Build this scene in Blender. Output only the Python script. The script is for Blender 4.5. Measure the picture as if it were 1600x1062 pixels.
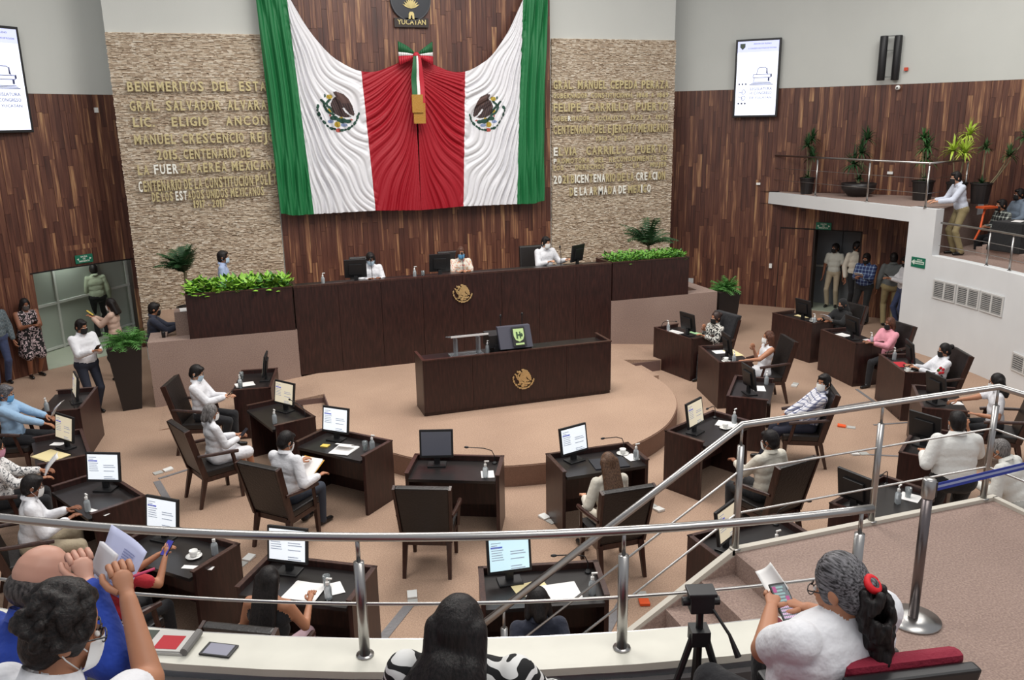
import bpy, bmesh, math, random
import numpy as np
from mathutils import Vector, Matrix
random.seed(11)
for o in list(bpy.data.objects): bpy.data.objects.remove(o)
SC = bpy.context.scene
COL = SC.collection

# ------------------------------------------------------------------ camera, sky, lights, exposure
# chamber frame: origin = centre of the round speaker's platform, +Y towards the presidium, z up
CAM = Vector((-3.948, -12.683, 4.7))
FPX, PITCH, ROLL, YAW = 1300.0, math.radians(14.8), math.radians(0.95), math.radians(18.5)
def cam_axes():
    fw = Vector((math.cos(PITCH)*math.sin(YAW), math.cos(PITCH)*math.cos(YAW), -math.sin(PITCH)))
    r0 = Vector((math.cos(YAW), -math.sin(YAW), 0)); u0 = r0.cross(fw)
    c, s = math.cos(ROLL), math.sin(ROLL)
    return fw, r0*c - u0*s, r0*s + u0*c
FW, RT, UP = cam_axes()
cd = bpy.data.cameras.new('camera'); cam = bpy.data.objects.new('camera', cd); COL.objects.link(cam)
cd.sensor_width = 36; cd.lens = FPX/1600*36; cd.clip_end = 200; cd.clip_start = 0.05
cam.matrix_world = Matrix(((RT.x, UP.x, -FW.x, CAM.x), (RT.y, UP.y, -FW.y, CAM.y), (RT.z, UP.z, -FW.z, CAM.z), (0, 0, 0, 1)))
SC.camera = cam
def ray(x, y): return FW + RT*((x-800)/FPX) - UP*((y-531)/FPX)
def at(x, y, z):                      # point of the real plane z seen at a photo pixel
    d = ray(x, y); return CAM + d*((z-CAM.z)/d.z)
def aty(x, y, Y):
    d = ray(x, y); return CAM + d*((Y-CAM.y)/d.y)
def atr(x, y, R, cy=0.0):             # point of a vertical cylinder seen at a photo pixel
    d = ray(x, y); o = CAM - Vector((0, cy, 0))
    a = d.x**2+d.y**2; b = o.x*d.x+o.y*d.y; c = o.x**2+o.y**2-R*R
    return CAM + d*((-b+math.sqrt(b*b-a*c))/a)

w = bpy.data.worlds.new('world'); SC.world = w; w.use_nodes = True
w.node_tree.nodes['Background'].inputs[0].default_value = (0.93, 0.95, 1.0, 1)
w.node_tree.nodes['Background'].inputs[1].default_value = 0.45
def area(x, y, z, sx, sy, power, col=(1, .97, .92), tx=0, ty=0):
    l = bpy.data.lights.new('ceiling_or_fill_lamp', 'AREA'); l.shape = 'RECTANGLE'; l.size = sx; l.size_y = sy; l.energy = power; l.color = col
    o = bpy.data.objects.new('ceiling_or_fill_lamp', l); COL.objects.link(o); o.location = (x, y, z)
    o.rotation_euler = (Vector((tx-x, ty-y, -z)).to_track_quat('-Z', 'Y')).to_euler() if (tx or ty) else (0, 0, 0)
area(0, -1.5, 9.3, 3.5, 3.5, 560, (1, .95, .89))
area(-5, -5, 9.3, 3, 3, 260)
area(5.5, -4, 9.3, 3, 3, 260)
area(-1, -12, 8.5, 5, 3, 230)
area(0, 1.5, 9.6, 8, 1.0, 250, (1, .97, .93))
area(-7.5, 1.5, 9.0, 2, 3, 90)
area(8.5, -1.0, 9.0, 2, 3, 150)
area(-7.7, 7.7, 2.25, 1.2, 1.2, 60, (.95, 1, .93))  # fill light added to brighten the left doorway, not a known fitting
area(10.9, 4.6, 2.1, .4, .4, 34, (.95, 1, .95))  # unseen fill light added to lift the right door recess
vs = SC.view_settings; SC.display_settings.display_device = 'sRGB'
vs.view_transform = 'Standard'; vs.look = 'None'; vs.exposure = 0.0; vs.gamma = 1; vs.use_curve_mapping = False

# ------------------------------------------------------------------ materials
def lin(c): return tuple((v/255/12.92 if v/255 <= .04045 else ((v/255+.055)/1.055)**2.4) for v in c)
MATS = {}
def mat(name, rgb, rough=.6, metal=0.0, spec=.5, noise=None, bump=None, emit=None, trans=0, coat=0, sheen=0, alpha=1):
    """noise=(scale, amount) lightens/darkens; bump=(scale, strength)"""
    if name in MATS: return MATS[name]
    m = bpy.data.materials.new(name); m.use_nodes = True; nt = m.node_tree; b = nt.nodes['Principled BSDF']
    c = (*lin(rgb), 1); b.inputs['Base Color'].default_value = c; b.inputs['Roughness'].default_value = rough
    b.inputs['Metallic'].default_value = metal; b.inputs['Specular IOR Level'].default_value = spec
    if trans: b.inputs['Transmission Weight'].default_value = trans
    if alpha < 1: b.inputs['Alpha'].default_value = alpha
    if coat: b.inputs['Coat Weight'].default_value = coat; b.inputs['Coat Roughness'].default_value = .2
    if sheen: b.inputs['Sheen Weight'].default_value = sheen
    if emit: b.inputs['Emission Color'].default_value = c; b.inputs['Emission Strength'].default_value = emit
    tc = nt.nodes.new('ShaderNodeNewGeometry') if (noise or bump) else None
    if noise:
        n = nt.nodes.new('ShaderNodeTexNoise'); n.inputs['Scale'].default_value = noise[0]; n.inputs['Detail'].default_value = 4
        r = nt.nodes.new('ShaderNodeMapRange'); r.inputs['From Min'].default_value = .3; r.inputs['From Max'].default_value = .7
        r.inputs['To Min'].default_value = 1-noise[1]; r.inputs['To Max'].default_value = 1+noise[1]
        h = nt.nodes.new('ShaderNodeVectorMath'); h.operation = 'SCALE'; h.inputs[0].default_value = c[:3]
        nt.links.new(tc.outputs['Position'], n.inputs['Vector']); nt.links.new(n.outputs['Fac'], r.inputs['Value'])
        nt.links.new(r.outputs[0], h.inputs['Scale']); nt.links.new(h.outputs[0], b.inputs['Base Color'])
    if bump:
        n = nt.nodes.new('ShaderNodeTexNoise'); n.inputs['Scale'].default_value = bump[0]; n.inputs['Detail'].default_value = 3
        bp = nt.nodes.new('ShaderNodeBump'); bp.inputs['Strength'].default_value = bump[1]; bp.inputs['Distance'].default_value = .02
        nt.links.new(tc.outputs['Position'], n.inputs['Vector']); nt.links.new(n.outputs['Fac'], bp.inputs['Height']); nt.links.new(bp.outputs[0], b.inputs['Normal'])
    MATS[name] = m; return m

def ramp_mat(name, stops, rough, build, bump=0.0):
    """build(nt) -> socket driving a colour ramp"""
    if name in MATS: return MATS[name]
    m = bpy.data.materials.new(name); m.use_nodes = True; nt = m.node_tree; b = nt.nodes['Principled BSDF']
    b.inputs['Roughness'].default_value = rough
    cr = nt.nodes.new('ShaderNodeValToRGB'); s = build(nt); nt.links.new(s, cr.inputs[0])
    e = cr.color_ramp.elements
    while len(e) < len(stops): e.new(.5)
    for k, (p, c) in enumerate(stops): e[k].position = p; e[k].color = (*lin(c), 1)
    nt.links.new(cr.outputs[0], b.inputs['Base Color'])
    if bump:
        bp = nt.nodes.new('ShaderNodeBump'); bp.inputs['Strength'].default_value = bump; bp.inputs['Distance'].default_value = .01
        nt.links.new(s, bp.inputs['Height']); nt.links.new(bp.outputs[0], b.inputs['Normal'])
    MATS[name] = m; return m

def wood_plank(name, stops, rough=.45):
    def build(nt):
        g = nt.nodes.new('ShaderNodeNewGeometry'); oi = nt.nodes.new('ShaderNodeObjectInfo')
        ad = nt.nodes.new('ShaderNodeMath'); ad.operation = 'ADD'; nt.links.new(g.outputs['Random Per Island'], ad.inputs[0]); nt.links.new(oi.outputs['Random'], ad.inputs[1])
        fr = nt.nodes.new('ShaderNodeMath'); fr.operation = 'FRACT'; nt.links.new(ad.outputs[0], fr.inputs[0])
        mu = nt.nodes.new('ShaderNodeVectorMath'); mu.operation = 'MULTIPLY'; mu.inputs[1].default_value = (14, 14, .8); nt.links.new(g.outputs['Position'], mu.inputs[0])
        n = nt.nodes.new('ShaderNodeTexNoise'); n.noise_dimensions = '4D'; n.inputs['Scale'].default_value = 1.6; n.inputs['Detail'].default_value = 5
        w4 = nt.nodes.new('ShaderNodeMath'); w4.operation = 'MULTIPLY'; w4.inputs[1].default_value = 37; nt.links.new(fr.outputs[0], w4.inputs[0])
        nt.links.new(mu.outputs[0], n.inputs['Vector']); nt.links.new(w4.outputs[0], n.inputs['W'])
        a = nt.nodes.new('ShaderNodeMath'); a.operation = 'MULTIPLY_ADD'; a.inputs[1].default_value = .95; nt.links.new(n.outputs['Fac'], a.inputs[0])
        c = nt.nodes.new('ShaderNodeMath'); c.operation = 'MULTIPLY_ADD'; c.inputs[1].default_value = .3; c.inputs[2].default_value = -.12; nt.links.new(fr.outputs[0], c.inputs[0])
        nt.links.new(c.outputs[0], a.inputs[2]); return a.outputs[0]
    return ramp_mat(name, stops, rough, build)
M_PLANK = wood_plank('reclaimed_wood', [(.2, (58, 32, 26)), (.45, (88, 52, 41)), (.6, (106, 68, 52)), (.7, (144, 102, 74)), (.82, (184, 146, 104))])
def dark_build(nt):
    g = nt.nodes.new('ShaderNodeNewGeometry'); mu = nt.nodes.new('ShaderNodeVectorMath'); mu.operation = 'MULTIPLY'; mu.inputs[1].default_value = (9, 9, 1.2)
    nt.links.new(g.outputs['Position'], mu.inputs[0]); n = nt.nodes.new('ShaderNodeTexNoise'); n.inputs['Scale'].default_value = 4; n.inputs['Detail'].default_value = 6
    nt.links.new(mu.outputs[0], n.inputs['Vector']); return n.outputs['Fac']
M_DESK = ramp_mat('wenge_veneer', [(.3, (36, 20, 18)), (.55, (52, 29, 26)), (.75, (66, 38, 33))], .38, dark_build)
M_DESKRIM = ramp_mat('wenge_edge', [(.3, (50, 31, 28)), (.7, (78, 52, 45))], .33, dark_build)
M_TOP = mat('black_desk_pad', (34, 30, 30), .32, noise=(9, .15))
def carpet_build(nt):
    g = nt.nodes.new('ShaderNodeNewGeometry')
    n = nt.nodes.new('ShaderNodeTexNoise'); n.inputs['Scale'].default_value = 70; n.inputs['Detail'].default_value = 3; nt.links.new(g.outputs['Position'], n.inputs['Vector'])
    n2 = nt.nodes.new('ShaderNodeTexNoise'); n2.inputs['Scale'].default_value = .8; n2.inputs['Detail'].default_value = 3; nt.links.new(g.outputs['Position'], n2.inputs['Vector'])
    a = nt.nodes.new('ShaderNodeMath'); a.operation = 'MULTIPLY_ADD'; a.inputs[1].default_value = .7
    h = nt.nodes.new('ShaderNodeMath'); h.operation = 'MULTIPLY'; h.inputs[1].default_value = .3; nt.links.new(n2.outputs['Fac'], h.inputs[0])
    nt.links.new(n.outputs['Fac'], a.inputs[0]); nt.links.new(h.outputs[0], a.inputs[2]); return a.outputs[0]
M_CARPET = ramp_mat('tan_carpet', [(.3, (138, 112, 95)), (.5, (166, 138, 118)), (.7, (190, 161, 138))], .95, carpet_build, .35)
M_CARPET2 = ramp_mat('mauve_carpet', [(.3, (126, 106, 98)), (.5, (150, 128, 118)), (.7, (172, 150, 138))], .95, carpet_build, .35)
M_WHITE = mat('white_paint', (222, 224, 225), .85, noise=(1.5, .03), bump=(60, .05))
M_CREAM = mat('upper_wall_paint', (200, 202, 197), .9, noise=(.7, .03), bump=(40, .06))
M_STEEL = mat('brushed_steel', (176, 174, 172), .3, 1.0)
M_GOLD = mat('brass', (216, 186, 134), .4, .45)
M_LETTER = mat('gilded_letter', (208, 194, 146), .4, .3)
M_GLINT = mat('glinting_letter', (246, 246, 236), .3, .1)  # gilded letters that catch the light: glint put into a near-white colour
M_BLACK = mat('black_plastic', (26, 26, 28), .45)
M_LEATHER = mat('black_leather', (32, 28, 27), .38, bump=(40, .2))
M_CHAIRWOOD = ramp_mat('dark_chair_wood', [(.3, (42, 24, 20)), (.7, (68, 42, 34))], .35, dark_build)
M_PAPER = mat('paper', (232, 230, 228), .8)
M_YPAPER = mat('cream_paper', (226, 210, 160), .8)
M_FOLDER = mat('orange_folder', (214, 160, 60), .7)
M_RED = mat('red_folder', (190, 40, 52), .7)
M_SCREENW = mat('lit_screen', (226, 232, 238), .4, emit=.75)
M_SCREENY = mat('lit_screen_cream', (226, 214, 188), .4, emit=.5)
M_SCREENB = mat('lit_screen_blue', (196, 226, 236), .4, emit=.75)
M_SCREENOFF = mat('idle_screen', (92, 94, 104), .3, emit=.12)
M_TEXTG = mat('screen_text_grey', (150, 158, 172), .5, emit=.5)
M_TEXTB = mat('screen_text_blue', (90, 100, 190), .5, emit=.5)
M_PORC = mat('white_porcelain', (235, 235, 232), .2)
M_GLASS = mat('clear_glass', (225, 232, 235), .05, trans=.85)
M_BOTTLE = mat('clear_plastic', (205, 212, 216), .12, trans=.55)
M_POT = mat('black_planter', (34, 30, 30), .4)
M_SOIL = mat('soil', (50, 36, 28), .95)
def leafmat(n, a, b_):
    return mat(n, a, .5, noise=(9, b_))
M_LEAF = leafmat('leaf_green', (70, 122, 50), .35); M_LEAFL = leafmat('leaf_lime', (128, 176, 58), .3); M_LEAFD = leafmat('leaf_dark', (44, 78, 44), .3); M_LEAFY = leafmat('leaf_yellow_green', (176, 200, 74), .25)
M_STEM = mat('stem', (120, 110, 84), .8)
M_STONE = None

# ------------------------------------------------------------------ mesh helpers
class MB:
    def __init__(s): s.v = []; s.f = []; s.m = []; s.M = None
    def add(s, vs, fs, m=0):
        o = len(s.v)
        if s.M is not None: vs = [s.M @ Vector(p) for p in vs]
        s.v += [tuple(p) for p in vs]; s.f += [tuple(i+o for i in f) for f in fs]; s.m += [m]*len(fs)
    def box(s, x0, x1, y0, y1, z0, z1, m=0):
        s.add([(x0,y0,z0),(x1,y0,z0),(x1,y1,z0),(x0,y1,z0),(x0,y0,z1),(x1,y0,z1),(x1,y1,z1),(x0,y1,z1)],
              [(0,3,2,1),(4,5,6,7),(0,1,5,4),(1,2,6,5),(2,3,7,6),(3,0,4,7)], m)
    def obox(s, p0, p1, w, h, m=0, up=(0,0,1)):     # bar between two points, w wide, h high
        p0, p1 = Vector(p0), Vector(p1); d = (p1-p0).normalized(); sx = d.cross(Vector(up)).normalized(); u = sx.cross(d)
        vs = [p+sx*a*w/2+u*b*h/2 for p in (p0, p1) for a, b in ((-1,-1),(1,-1),(1,1),(-1,1))]
        s.add(vs, [(0,3,2,1),(4,5,6,7),(0,1,5,4),(1,2,6,5),(2,3,7,6),(3,0,4,7)], m)
    def prism(s, poly, z0, z1, m=0, z1s=None):
        n = len(poly); vs = [(p[0], p[1], z0) for p in poly] + [(p[0], p[1], z1s[i] if z1s else z1) for i, p in enumerate(poly)]
        s.add(vs, [tuple(range(n-1, -1, -1)), tuple(range(n, 2*n))] + [(i, (i+1) % n, n+(i+1) % n, n+i) for i in range(n)], m)
    def slabpts(s, bot, top, m=0):
        n = len(bot); s.add(list(bot)+list(top), [tuple(range(n-1, -1, -1)), tuple(range(n, 2*n))] + [(i, (i+1) % n, n+(i+1) % n, n+i) for i in range(n)], m)
    def tube(s, pts, r, seg=8, m=0, cap=True):
        pts = [Vector(p) for p in pts]; n = len(pts); rs = r if isinstance(r, (list, tuple)) else [r]*n
        t0 = (pts[1]-pts[0]).normalized(); a = Vector((0,0,1)) if abs(t0.z) < .9 else Vector((1,0,0)); nx = t0.cross(a).normalized()
        vs = []
        for i, p in enumerate(pts):
            t = (pts[min(i+1, n-1)]-pts[max(i-1, 0)]).normalized(); nx = (nx - t*nx.dot(t)).normalized(); ny = t.cross(nx)
            for k in range(seg):
                an = 2*math.pi*k/seg; vs.append(p + (nx*math.cos(an)+ny*math.sin(an))*rs[i])
        fs = [(i*seg+k, i*seg+(k+1) % seg, (i+1)*seg+(k+1) % seg, (i+1)*seg+k) for i in range(n-1) for k in range(seg)]
        if cap: fs += [tuple(range(seg-1, -1, -1)), tuple(range((n-1)*seg, n*seg))]
        s.add(vs, fs, m)
    def lathe(s, prof, c=(0,0,0), seg=14, m=0, sx=1, sy=1):
        vs = []; n = len(prof)
        for r, z in prof:
            for k in range(seg):
                a = 2*math.pi*k/seg; vs.append((c[0]+r*sx*math.cos(a), c[1]+r*sy*math.sin(a), c[2]+z))
        fs = [(i*seg+k, i*seg+(k+1) % seg, (i+1)*seg+(k+1) % seg, (i+1)*seg+k) for i in range(n-1) for k in range(seg)]
        fs += [tuple(range(seg-1, -1, -1)), tuple(range((n-1)*seg, n*seg))]; s.add(vs, fs, m)
    def ball(s, c, r, seg=12, rings=8, m=0, R=None):
        if not isinstance(r, (tuple, list)): r = (r, r, r)
        R = R or Matrix.Identity(3); c = Vector(c); vs = [c + R @ Vector((0, 0, -r[2]))]
        for i in range(1, rings):
            t = math.pi*i/rings
            for k in range(seg):
                a = 2*math.pi*k/seg; vs.append(c + R @ Vector((r[0]*math.sin(t)*math.cos(a), r[1]*math.sin(t)*math.sin(a), -r[2]*math.cos(t))))
        vs.append(c + R @ Vector((0, 0, r[2]))); L = len(vs)-1
        fs = [(0, 1+(k+1) % seg, 1+k) for k in range(seg)]
        fs += [(1+i*seg+k, 1+i*seg+(k+1) % seg, 1+(i+1)*seg+(k+1) % seg, 1+(i+1)*seg+k) for i in range(rings-2) for k in range(seg)]
        fs += [(1+(rings-2)*seg+k, 1+(rings-2)*seg+(k+1) % seg, L) for k in range(seg)]
        s.add(vs, fs, m)
    def mesh(s, name, mats, smooth=False, bevel=0):
        me = bpy.data.meshes.new(name); me.from_pydata(s.v, [], s.f)
        for m in (mats if isinstance(mats, (list, tuple)) else [mats]): me.materials.append(m)
        me.polygons.foreach_set('material_index', s.m)
        if smooth: me.polygons.foreach_set('use_smooth', [True]*len(s.f))
        if bevel:
            bm = bmesh.new(); bm.from_mesh(me); bmesh.ops.bevel(bm, geom=list(bm.edges), offset=bevel, segments=2, affect='EDGES', profile=.6); bm.to_mesh(me); bm.free()
        me.update(); return me
    def build(s, name, mats, parent=None, smooth=False, bevel=0):
        return link(name, s.mesh(name, mats, smooth, bevel), parent)
def link(name, me, parent=None):
    o = bpy.data.objects.new(name, me); COL.objects.link(o)
    if parent is not None: o.parent = parent
    return o
def tag(o, label=None, cat=None, group=None, kind=None):
    if label: o['label'] = label
    if cat: o['category'] = cat
    if group: o['group'] = group
    if kind: o['kind'] = kind
    return o
def thing(name, label, cat, loc=(0,0,0), rz=0, group=None):
    o = bpy.data.objects.new(name, None); o.empty_display_size = .1; COL.objects.link(o); o.location = loc; o.rotation_euler = (0, 0, rz)
    return tag(o, label, cat, group)
def struct(name, mb, mats, smooth=False, parent=None):
    o = mb.build(name, mats, parent, smooth)
    if parent is None: o['kind'] = 'structure'
    return o
def kids(o): return [c for c in o.children]
def dup(o, loc=None, rz=None, label=None, group=None, parent=None):
    c = o.copy(); COL.objects.link(c)
    if parent is not None: c.parent = parent
    for k in kids(o): dup(k, parent=c)
    if loc is not None: c.location = loc
    if rz is not None: c.rotation_euler = (0, 0, rz)
    if label: c['label'] = label
    if group: c['group'] = group
    return c
def text_mesh(txt, size=1.0, extrude=.02, bold=.0, align='CENTER'):
    cu = bpy.data.curves.new('lettering', 'FONT'); cu.body = txt; cu.size = size; cu.extrude = extrude; cu.offset = bold; cu.align_x = align
    cu.resolution_u = 2
    o = bpy.data.objects.new('lettering', cu); COL.objects.link(o); bpy.context.view_layer.update()
    me = bpy.data.meshes.new_from_object(o.evaluated_get(bpy.context.evaluated_depsgraph_get()))
    bpy.data.objects.remove(o); bpy.data.curves.remove(cu); return me
FACE = Matrix(((1,0,0,0),(0,0,-1,0),(0,1,0,0),(0,0,0,1)))     # text plane xy -> wall plane facing -Y
def text_obj(name, txt, m, M, height, width=None, extrude=.01, bold=0, parent=None, align='CENTER'):
    me = text_mesh(txt, 1, extrude/height, bold, align); xs = [v.co.x for v in me.vertices]; ys = [v.co.y for v in me.vertices]
    sy = height/(max(ys)-min(ys)); sx = (width/(max(xs)-min(xs))) if width else sy
    cx = (max(xs)+min(xs))/2 if align == 'CENTER' else min(xs); y0 = min(ys)
    me.transform(Matrix.Diagonal((sx, sy, height, 1)) @ Matrix.Translation((-cx, -y0, 0))); me.transform(M)
    me.materials.clear(); me.materials.append(m); return link(name, me, parent)
# ------------------------------------------------------------------ structure
D = math.pi/180
def P2(R, a, cy=0.0): return (R*math.cos(a*D), cy+R*math.sin(a*D))
def arc_poly(R0, R1, a0, a1, cy=0.0, n=None):
    n = n or max(2, int(abs(a1-a0)/2.5)); A = [a0+(a1-a0)*k/n for k in range(n+1)]
    return [P2(R1, a, cy) for a in A] + [P2(R0, a, cy) for a in reversed(A)]
def arc_wall(mb, R0, R1, a0, a1, z0, z1, cy=0.0, m=0):
    n = max(2, int(abs(a1-a0)/2.5))
    for k in range(n):
        b0, b1 = a0+(a1-a0)*k/n, a0+(a1-a0)*(k+1)/n
        mb.prism([P2(R0, b0, cy), P2(R1, b0, cy), P2(R1, b1, cy), P2(R0, b1, cy)], z0, z1, m)
CYW, RR, RL = -3.46, 12.2, 11.8
mb = MB(); mb.prism([P2(17, a, -3) for a in range(0, 360, 10)], -.2, 0); struct('floor', mb, M_CARPET)

# side walls: a wood-clad lower band and a painted band above, both on an arc
WOODTOP = 5.33
mb = MB(); arc_wall(mb, RR, RR+.3, 62, 38.6, 0, WOODTOP, CYW); arc_wall(mb, RR, RR+.3, 38.6, 33.7, 2.0, WOODTOP, CYW); arc_wall(mb, RR, RR+.3, 33.7, -22, 0, WOODTOP, CYW)
wr = struct('wall_right', mb, mat('wood_backing', (36, 20, 15), .7))
mb = MB(); arc_wall(mb, RL, RL+.3, 118, 120.6, 0, WOODTOP, CYW); arc_wall(mb, RL, RL+.3, 120.6, 131, 1.96, WOODTOP, CYW); arc_wall(mb, RL, RL+.3, 131, 180, 0, WOODTOP, CYW)
wl = struct('wall_left', mb, MATS['wood_backing'])
mb = MB(); arc_wall(mb, RR-.02, RR+.3, 62, -22, WOODTOP, 10.2, CYW); struct('wall_right_upper', mb, M_CREAM, smooth=False)
mb = MB(); arc_wall(mb, RL-.02, RL+.3, 118, 180, WOODTOP, 10.2, CYW); struct('wall_left_upper', mb, M_CREAM)
mb = MB(); mb.box(-5.84, 6.26, 5.52, 6.2, 0, 10.2); wb = struct('wall_back', mb, M_CREAM)

# reclaimed wood planks: every plank a piece of its own, 300 per wall, the rest joined
plank_me = None
mb = MB(); mb.box(-.5, .5, -.5, .5, -.5, .5); plank_me = mb.mesh('plank', M_PLANK)
def planks(parent, cols, skip, seed, zbase, ztop, hidden=lambda x, y, z: False):
    rnd = random.Random(seed); cnt = 0; rest = MB()
    todo = []
    for (x, y, ang, wd) in cols:
        z = zbase
        first = True
        while z < ztop-.02:
            L = rnd.uniform(.35, 1.0)*1.5 if not first else rnd.uniform(.3, 1.3); first = False
            if ztop-z-L < .25: L = ztop-z
            if not skip(x, y, z, z+L): todo.append((x, y, ang, wd, z, L, rnd.uniform(.014, .026)))
            z += L
    vis = [t for t in todo if not hidden(t[0], t[1], t[4]+t[5]/2)]; hid = [t for t in todo if hidden(t[0], t[1], t[4]+t[5]/2)]
    vis.sort(key=lambda t: -t[5])
    for k, (x, y, ang, wd, z, L, th) in enumerate(vis+hid):
        if k < 298 and k < len(vis):
            o = link('plank', plank_me, parent); o.location = (x, y, z+L/2); o.rotation_euler = (0, 0, ang); o.scale = (wd-.004, th*2, L-.004)
        else:
            rest.M = Matrix.Translation((x, y, z+L/2)) @ Matrix.Rotation(ang, 4, 'Z'); rest.box(-wd/2+.002, wd/2-.002, -th, th, -L/2+.002, L/2-.002)
    if rest.v: rest.M = None; tag(rest.build('plank_field', M_PLANK, parent), kind='stuff')
def arc_cols(R, a0, a1, cy, wd=.112):
    n = int(abs(a1-a0)*D*R/wd); out = []
    for k in range(n):
        a = a0+(a1-a0)*(k+.5)/n; x, y = P2(R, a, cy); out.append((x, y, (a-90)*D, abs(a1-a0)*D*R/n))
    return out
DR = (38.6, 33.7)
def skipR(x, y, z0, z1):
    a = math.degrees(math.atan2(y-CYW, x)); return DR[1] < a < DR[0] and (z0 < 2.0)
def skipL(x, y, z0, z1):
    a = math.degrees(math.atan2(y-CYW, x)); return 120.6 < a < 131.0 and z0 < 1.96
def split_cols(cols, test, zc):
    return [c for c in cols if not test(c[0], c[1], 0, 1)], [c for c in cols if test(c[0], c[1], 0, 1)]
a_, b_ = split_cols(arc_cols(RR, 61, 6, CYW), skipR, 0)
planks(wr, a_, lambda *a: False, 1, 0, WOODTOP, hidden=lambda x, y, z: y < 2.4 and z < 2.7 or x < 6.3)
mb = MB()
def lintel(parent, cols, z0, z1, seed):
    r = MB(); rnd = random.Random(seed)
    for (x, y, ang, wd) in cols:
        z = z0
        while z < z1-.02:
            L = rnd.uniform(.5, 1.4); L = z1-z if z1-z-L < .25 else L; th = rnd.uniform(.014, .026)
            r.M = Matrix.Translation((x, y, z+L/2)) @ Matrix.Rotation(ang, 4, 'Z'); r.box(-wd/2+.002, wd/2-.002, -th, th, -L/2+.002, L/2-.002); z += L
    r.M = None; tag(r.build('plank_field', M_PLANK, parent), kind='stuff')
lintel(wr, b_, 2.0, WOODTOP, 5)
a_, b_ = split_cols(arc_cols(RL, 119.2, 150, CYW), skipL, 0)
planks(wl, a_, lambda *a: False, 2, 0, WOODTOP, hidden=lambda x, y, z: x < -8.6)
lintel(wl, b_, 1.96, WOODTOP, 6)
n = 54; cols = [(-2.93+6.06*(k+.5)/n, 5.5, 0, 6.06/n) for k in range(n)]
planks(wb, cols, lambda *a: False, 3, 1.0, 9.4, hidden=lambda x, y, z: (3.2 < z < 5.5 and abs(x) < 2.9) or z < 1.7 or z > 7.4)

# stacked-stone cladding either side of the flag: thousands of thin ledges too small to pick apart
def ledge_stone(nt):
    g = nt.nodes.new('ShaderNodeNewGeometry'); n = nt.nodes.new('ShaderNodeTexNoise'); n.inputs['Scale'].default_value = 22; n.inputs['Detail'].default_value = 4
    nt.links.new(g.outputs['Position'], n.inputs['Vector'])
    a = nt.nodes.new('ShaderNodeMath'); a.operation = 'MULTIPLY_ADD'; a.inputs[1].default_value = .45; nt.links.new(n.outputs['Fac'], a.inputs[0])
    c = nt.nodes.new('ShaderNodeMath'); c.operation = 'MULTIPLY'; c.inputs[1].default_value = .6; nt.links.new(g.outputs['Random Per Island'], c.inputs[0]); nt.links.new(c.outputs[0], a.inputs[2]); return a.outputs[0]
M_STONE = ramp_mat('ledge_stone', [(.1, (140, 120, 100)), (.33, (182, 162, 140)), (.6, (206, 190, 168)), (.9, (228, 218, 202))], .9, ledge_stone)
def stone_panel(x0, x1, z0, z1, seed):
    r = random.Random(seed); mb = MB(); z = z0
    while z < z1-.01:
        h = min(r.uniform(.013, .026), z1-z); x = x0+r.uniform(-.008, .008)
        while x < x1:
            L = r.uniform(.028, .1); xe = min(x+L, x1+r.uniform(-.005, .01)); p = r.uniform(.0, .03)
            y0 = 5.5-.03-p; a, b = z+.002, z+h-.002
            mb.add([(x,y0,a),(xe,y0+r.uniform(-.01,.01),a),(xe,y0,b),(x,y0,b),(x,5.53,a),(xe,5.53,a),(xe,5.53,b),(x,5.53,b)], [(0,1,2,3),(3,2,6,7),(0,4,5,1),(0,3,7,4),(1,5,6,2)]); x = xe
        z += h
    o = mb.build('ledge_stone', M_STONE, wb); tag(o, kind='stuff')
stone_panel(-5.84, -2.96, .6, 6.42, 4); stone_panel(3.16, 6.26, .6, 6.43, 5)
# dark mortar bed right behind the ledges
mb = MB(); mb.box(-5.82, -2.97, 5.505, 5.52, .6, 6.41); mb.box(3.17, 6.25, 5.505, 5.52, .6, 6.42); mb.build('mortar_bed', mat('mortar', (96, 82, 68), .95), wb)

# dais block, low carpeted walls, reading counter
mb = MB(); mb.box(-5.46, 5.58, 2.5, 5.52, 0, 1.04); struct('dais_floor', mb, M_CARPET)
mb = MB(); mb.box(-5.48, -3.0, 2.2, 2.52, 0, 1.15); mb.box(-5.48, -5.2, 2.52, 2.95, 0, 1.15); mb.box(-5.05, -3.3, 2.86, 3.2, .9, 1.5); struct('low_wall_left', mb, M_CARPET2)
mb = MB(); mb.box(3.15, 5.6, 2.2, 2.52, 0, 1.15); mb.box(5.3, 5.6, 2.52, 3.6, 0, 1.15); struct('low_wall_right', mb, M_CARPET2)
# round speaker's platform with cut-in steps and ramps at both sides
def circ(a0, a1, R=3.1, n=40): return [P2(R, a0+(a1-a0)*k/n) for k in range(n+1)]
def crom(P, n=5):
    out = []
    for i in range(len(P)-1):
        p0, p1, p2, p3 = P[max(i-1, 0)], P[i], P[i+1], P[min(i+2, len(P)-1)]
        for k in range(n):
            t = k/n; out.append(tuple(.5*((2*p1[j])+(-p0[j]+p2[j])*t+(2*p0[j]-5*p1[j]+4*p2[j]-p3[j])*t*t+(-p0[j]+3*p1[j]-3*p2[j]+p3[j])*t**3) for j in (0, 1)))
    return out+[tuple(P[-1])]
rp = [(0.0, -3.12), (.95, -2.97), (1.75, -2.52), (2.32, -1.9), (2.66, -1.28), (2.82, -.62), (2.86, .2)]
edge = [(-x*.955, y-.0) for x, y in reversed(crom(rp))][:-1]+crom(rp)
poly = edge + [(2.82, .95), (2.82, 2.2), (-2.73, 2.2), (-2.73, .95)]
mb = MB(); mb.prism(poly, 0, .3); 
mbr = MB()
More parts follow.
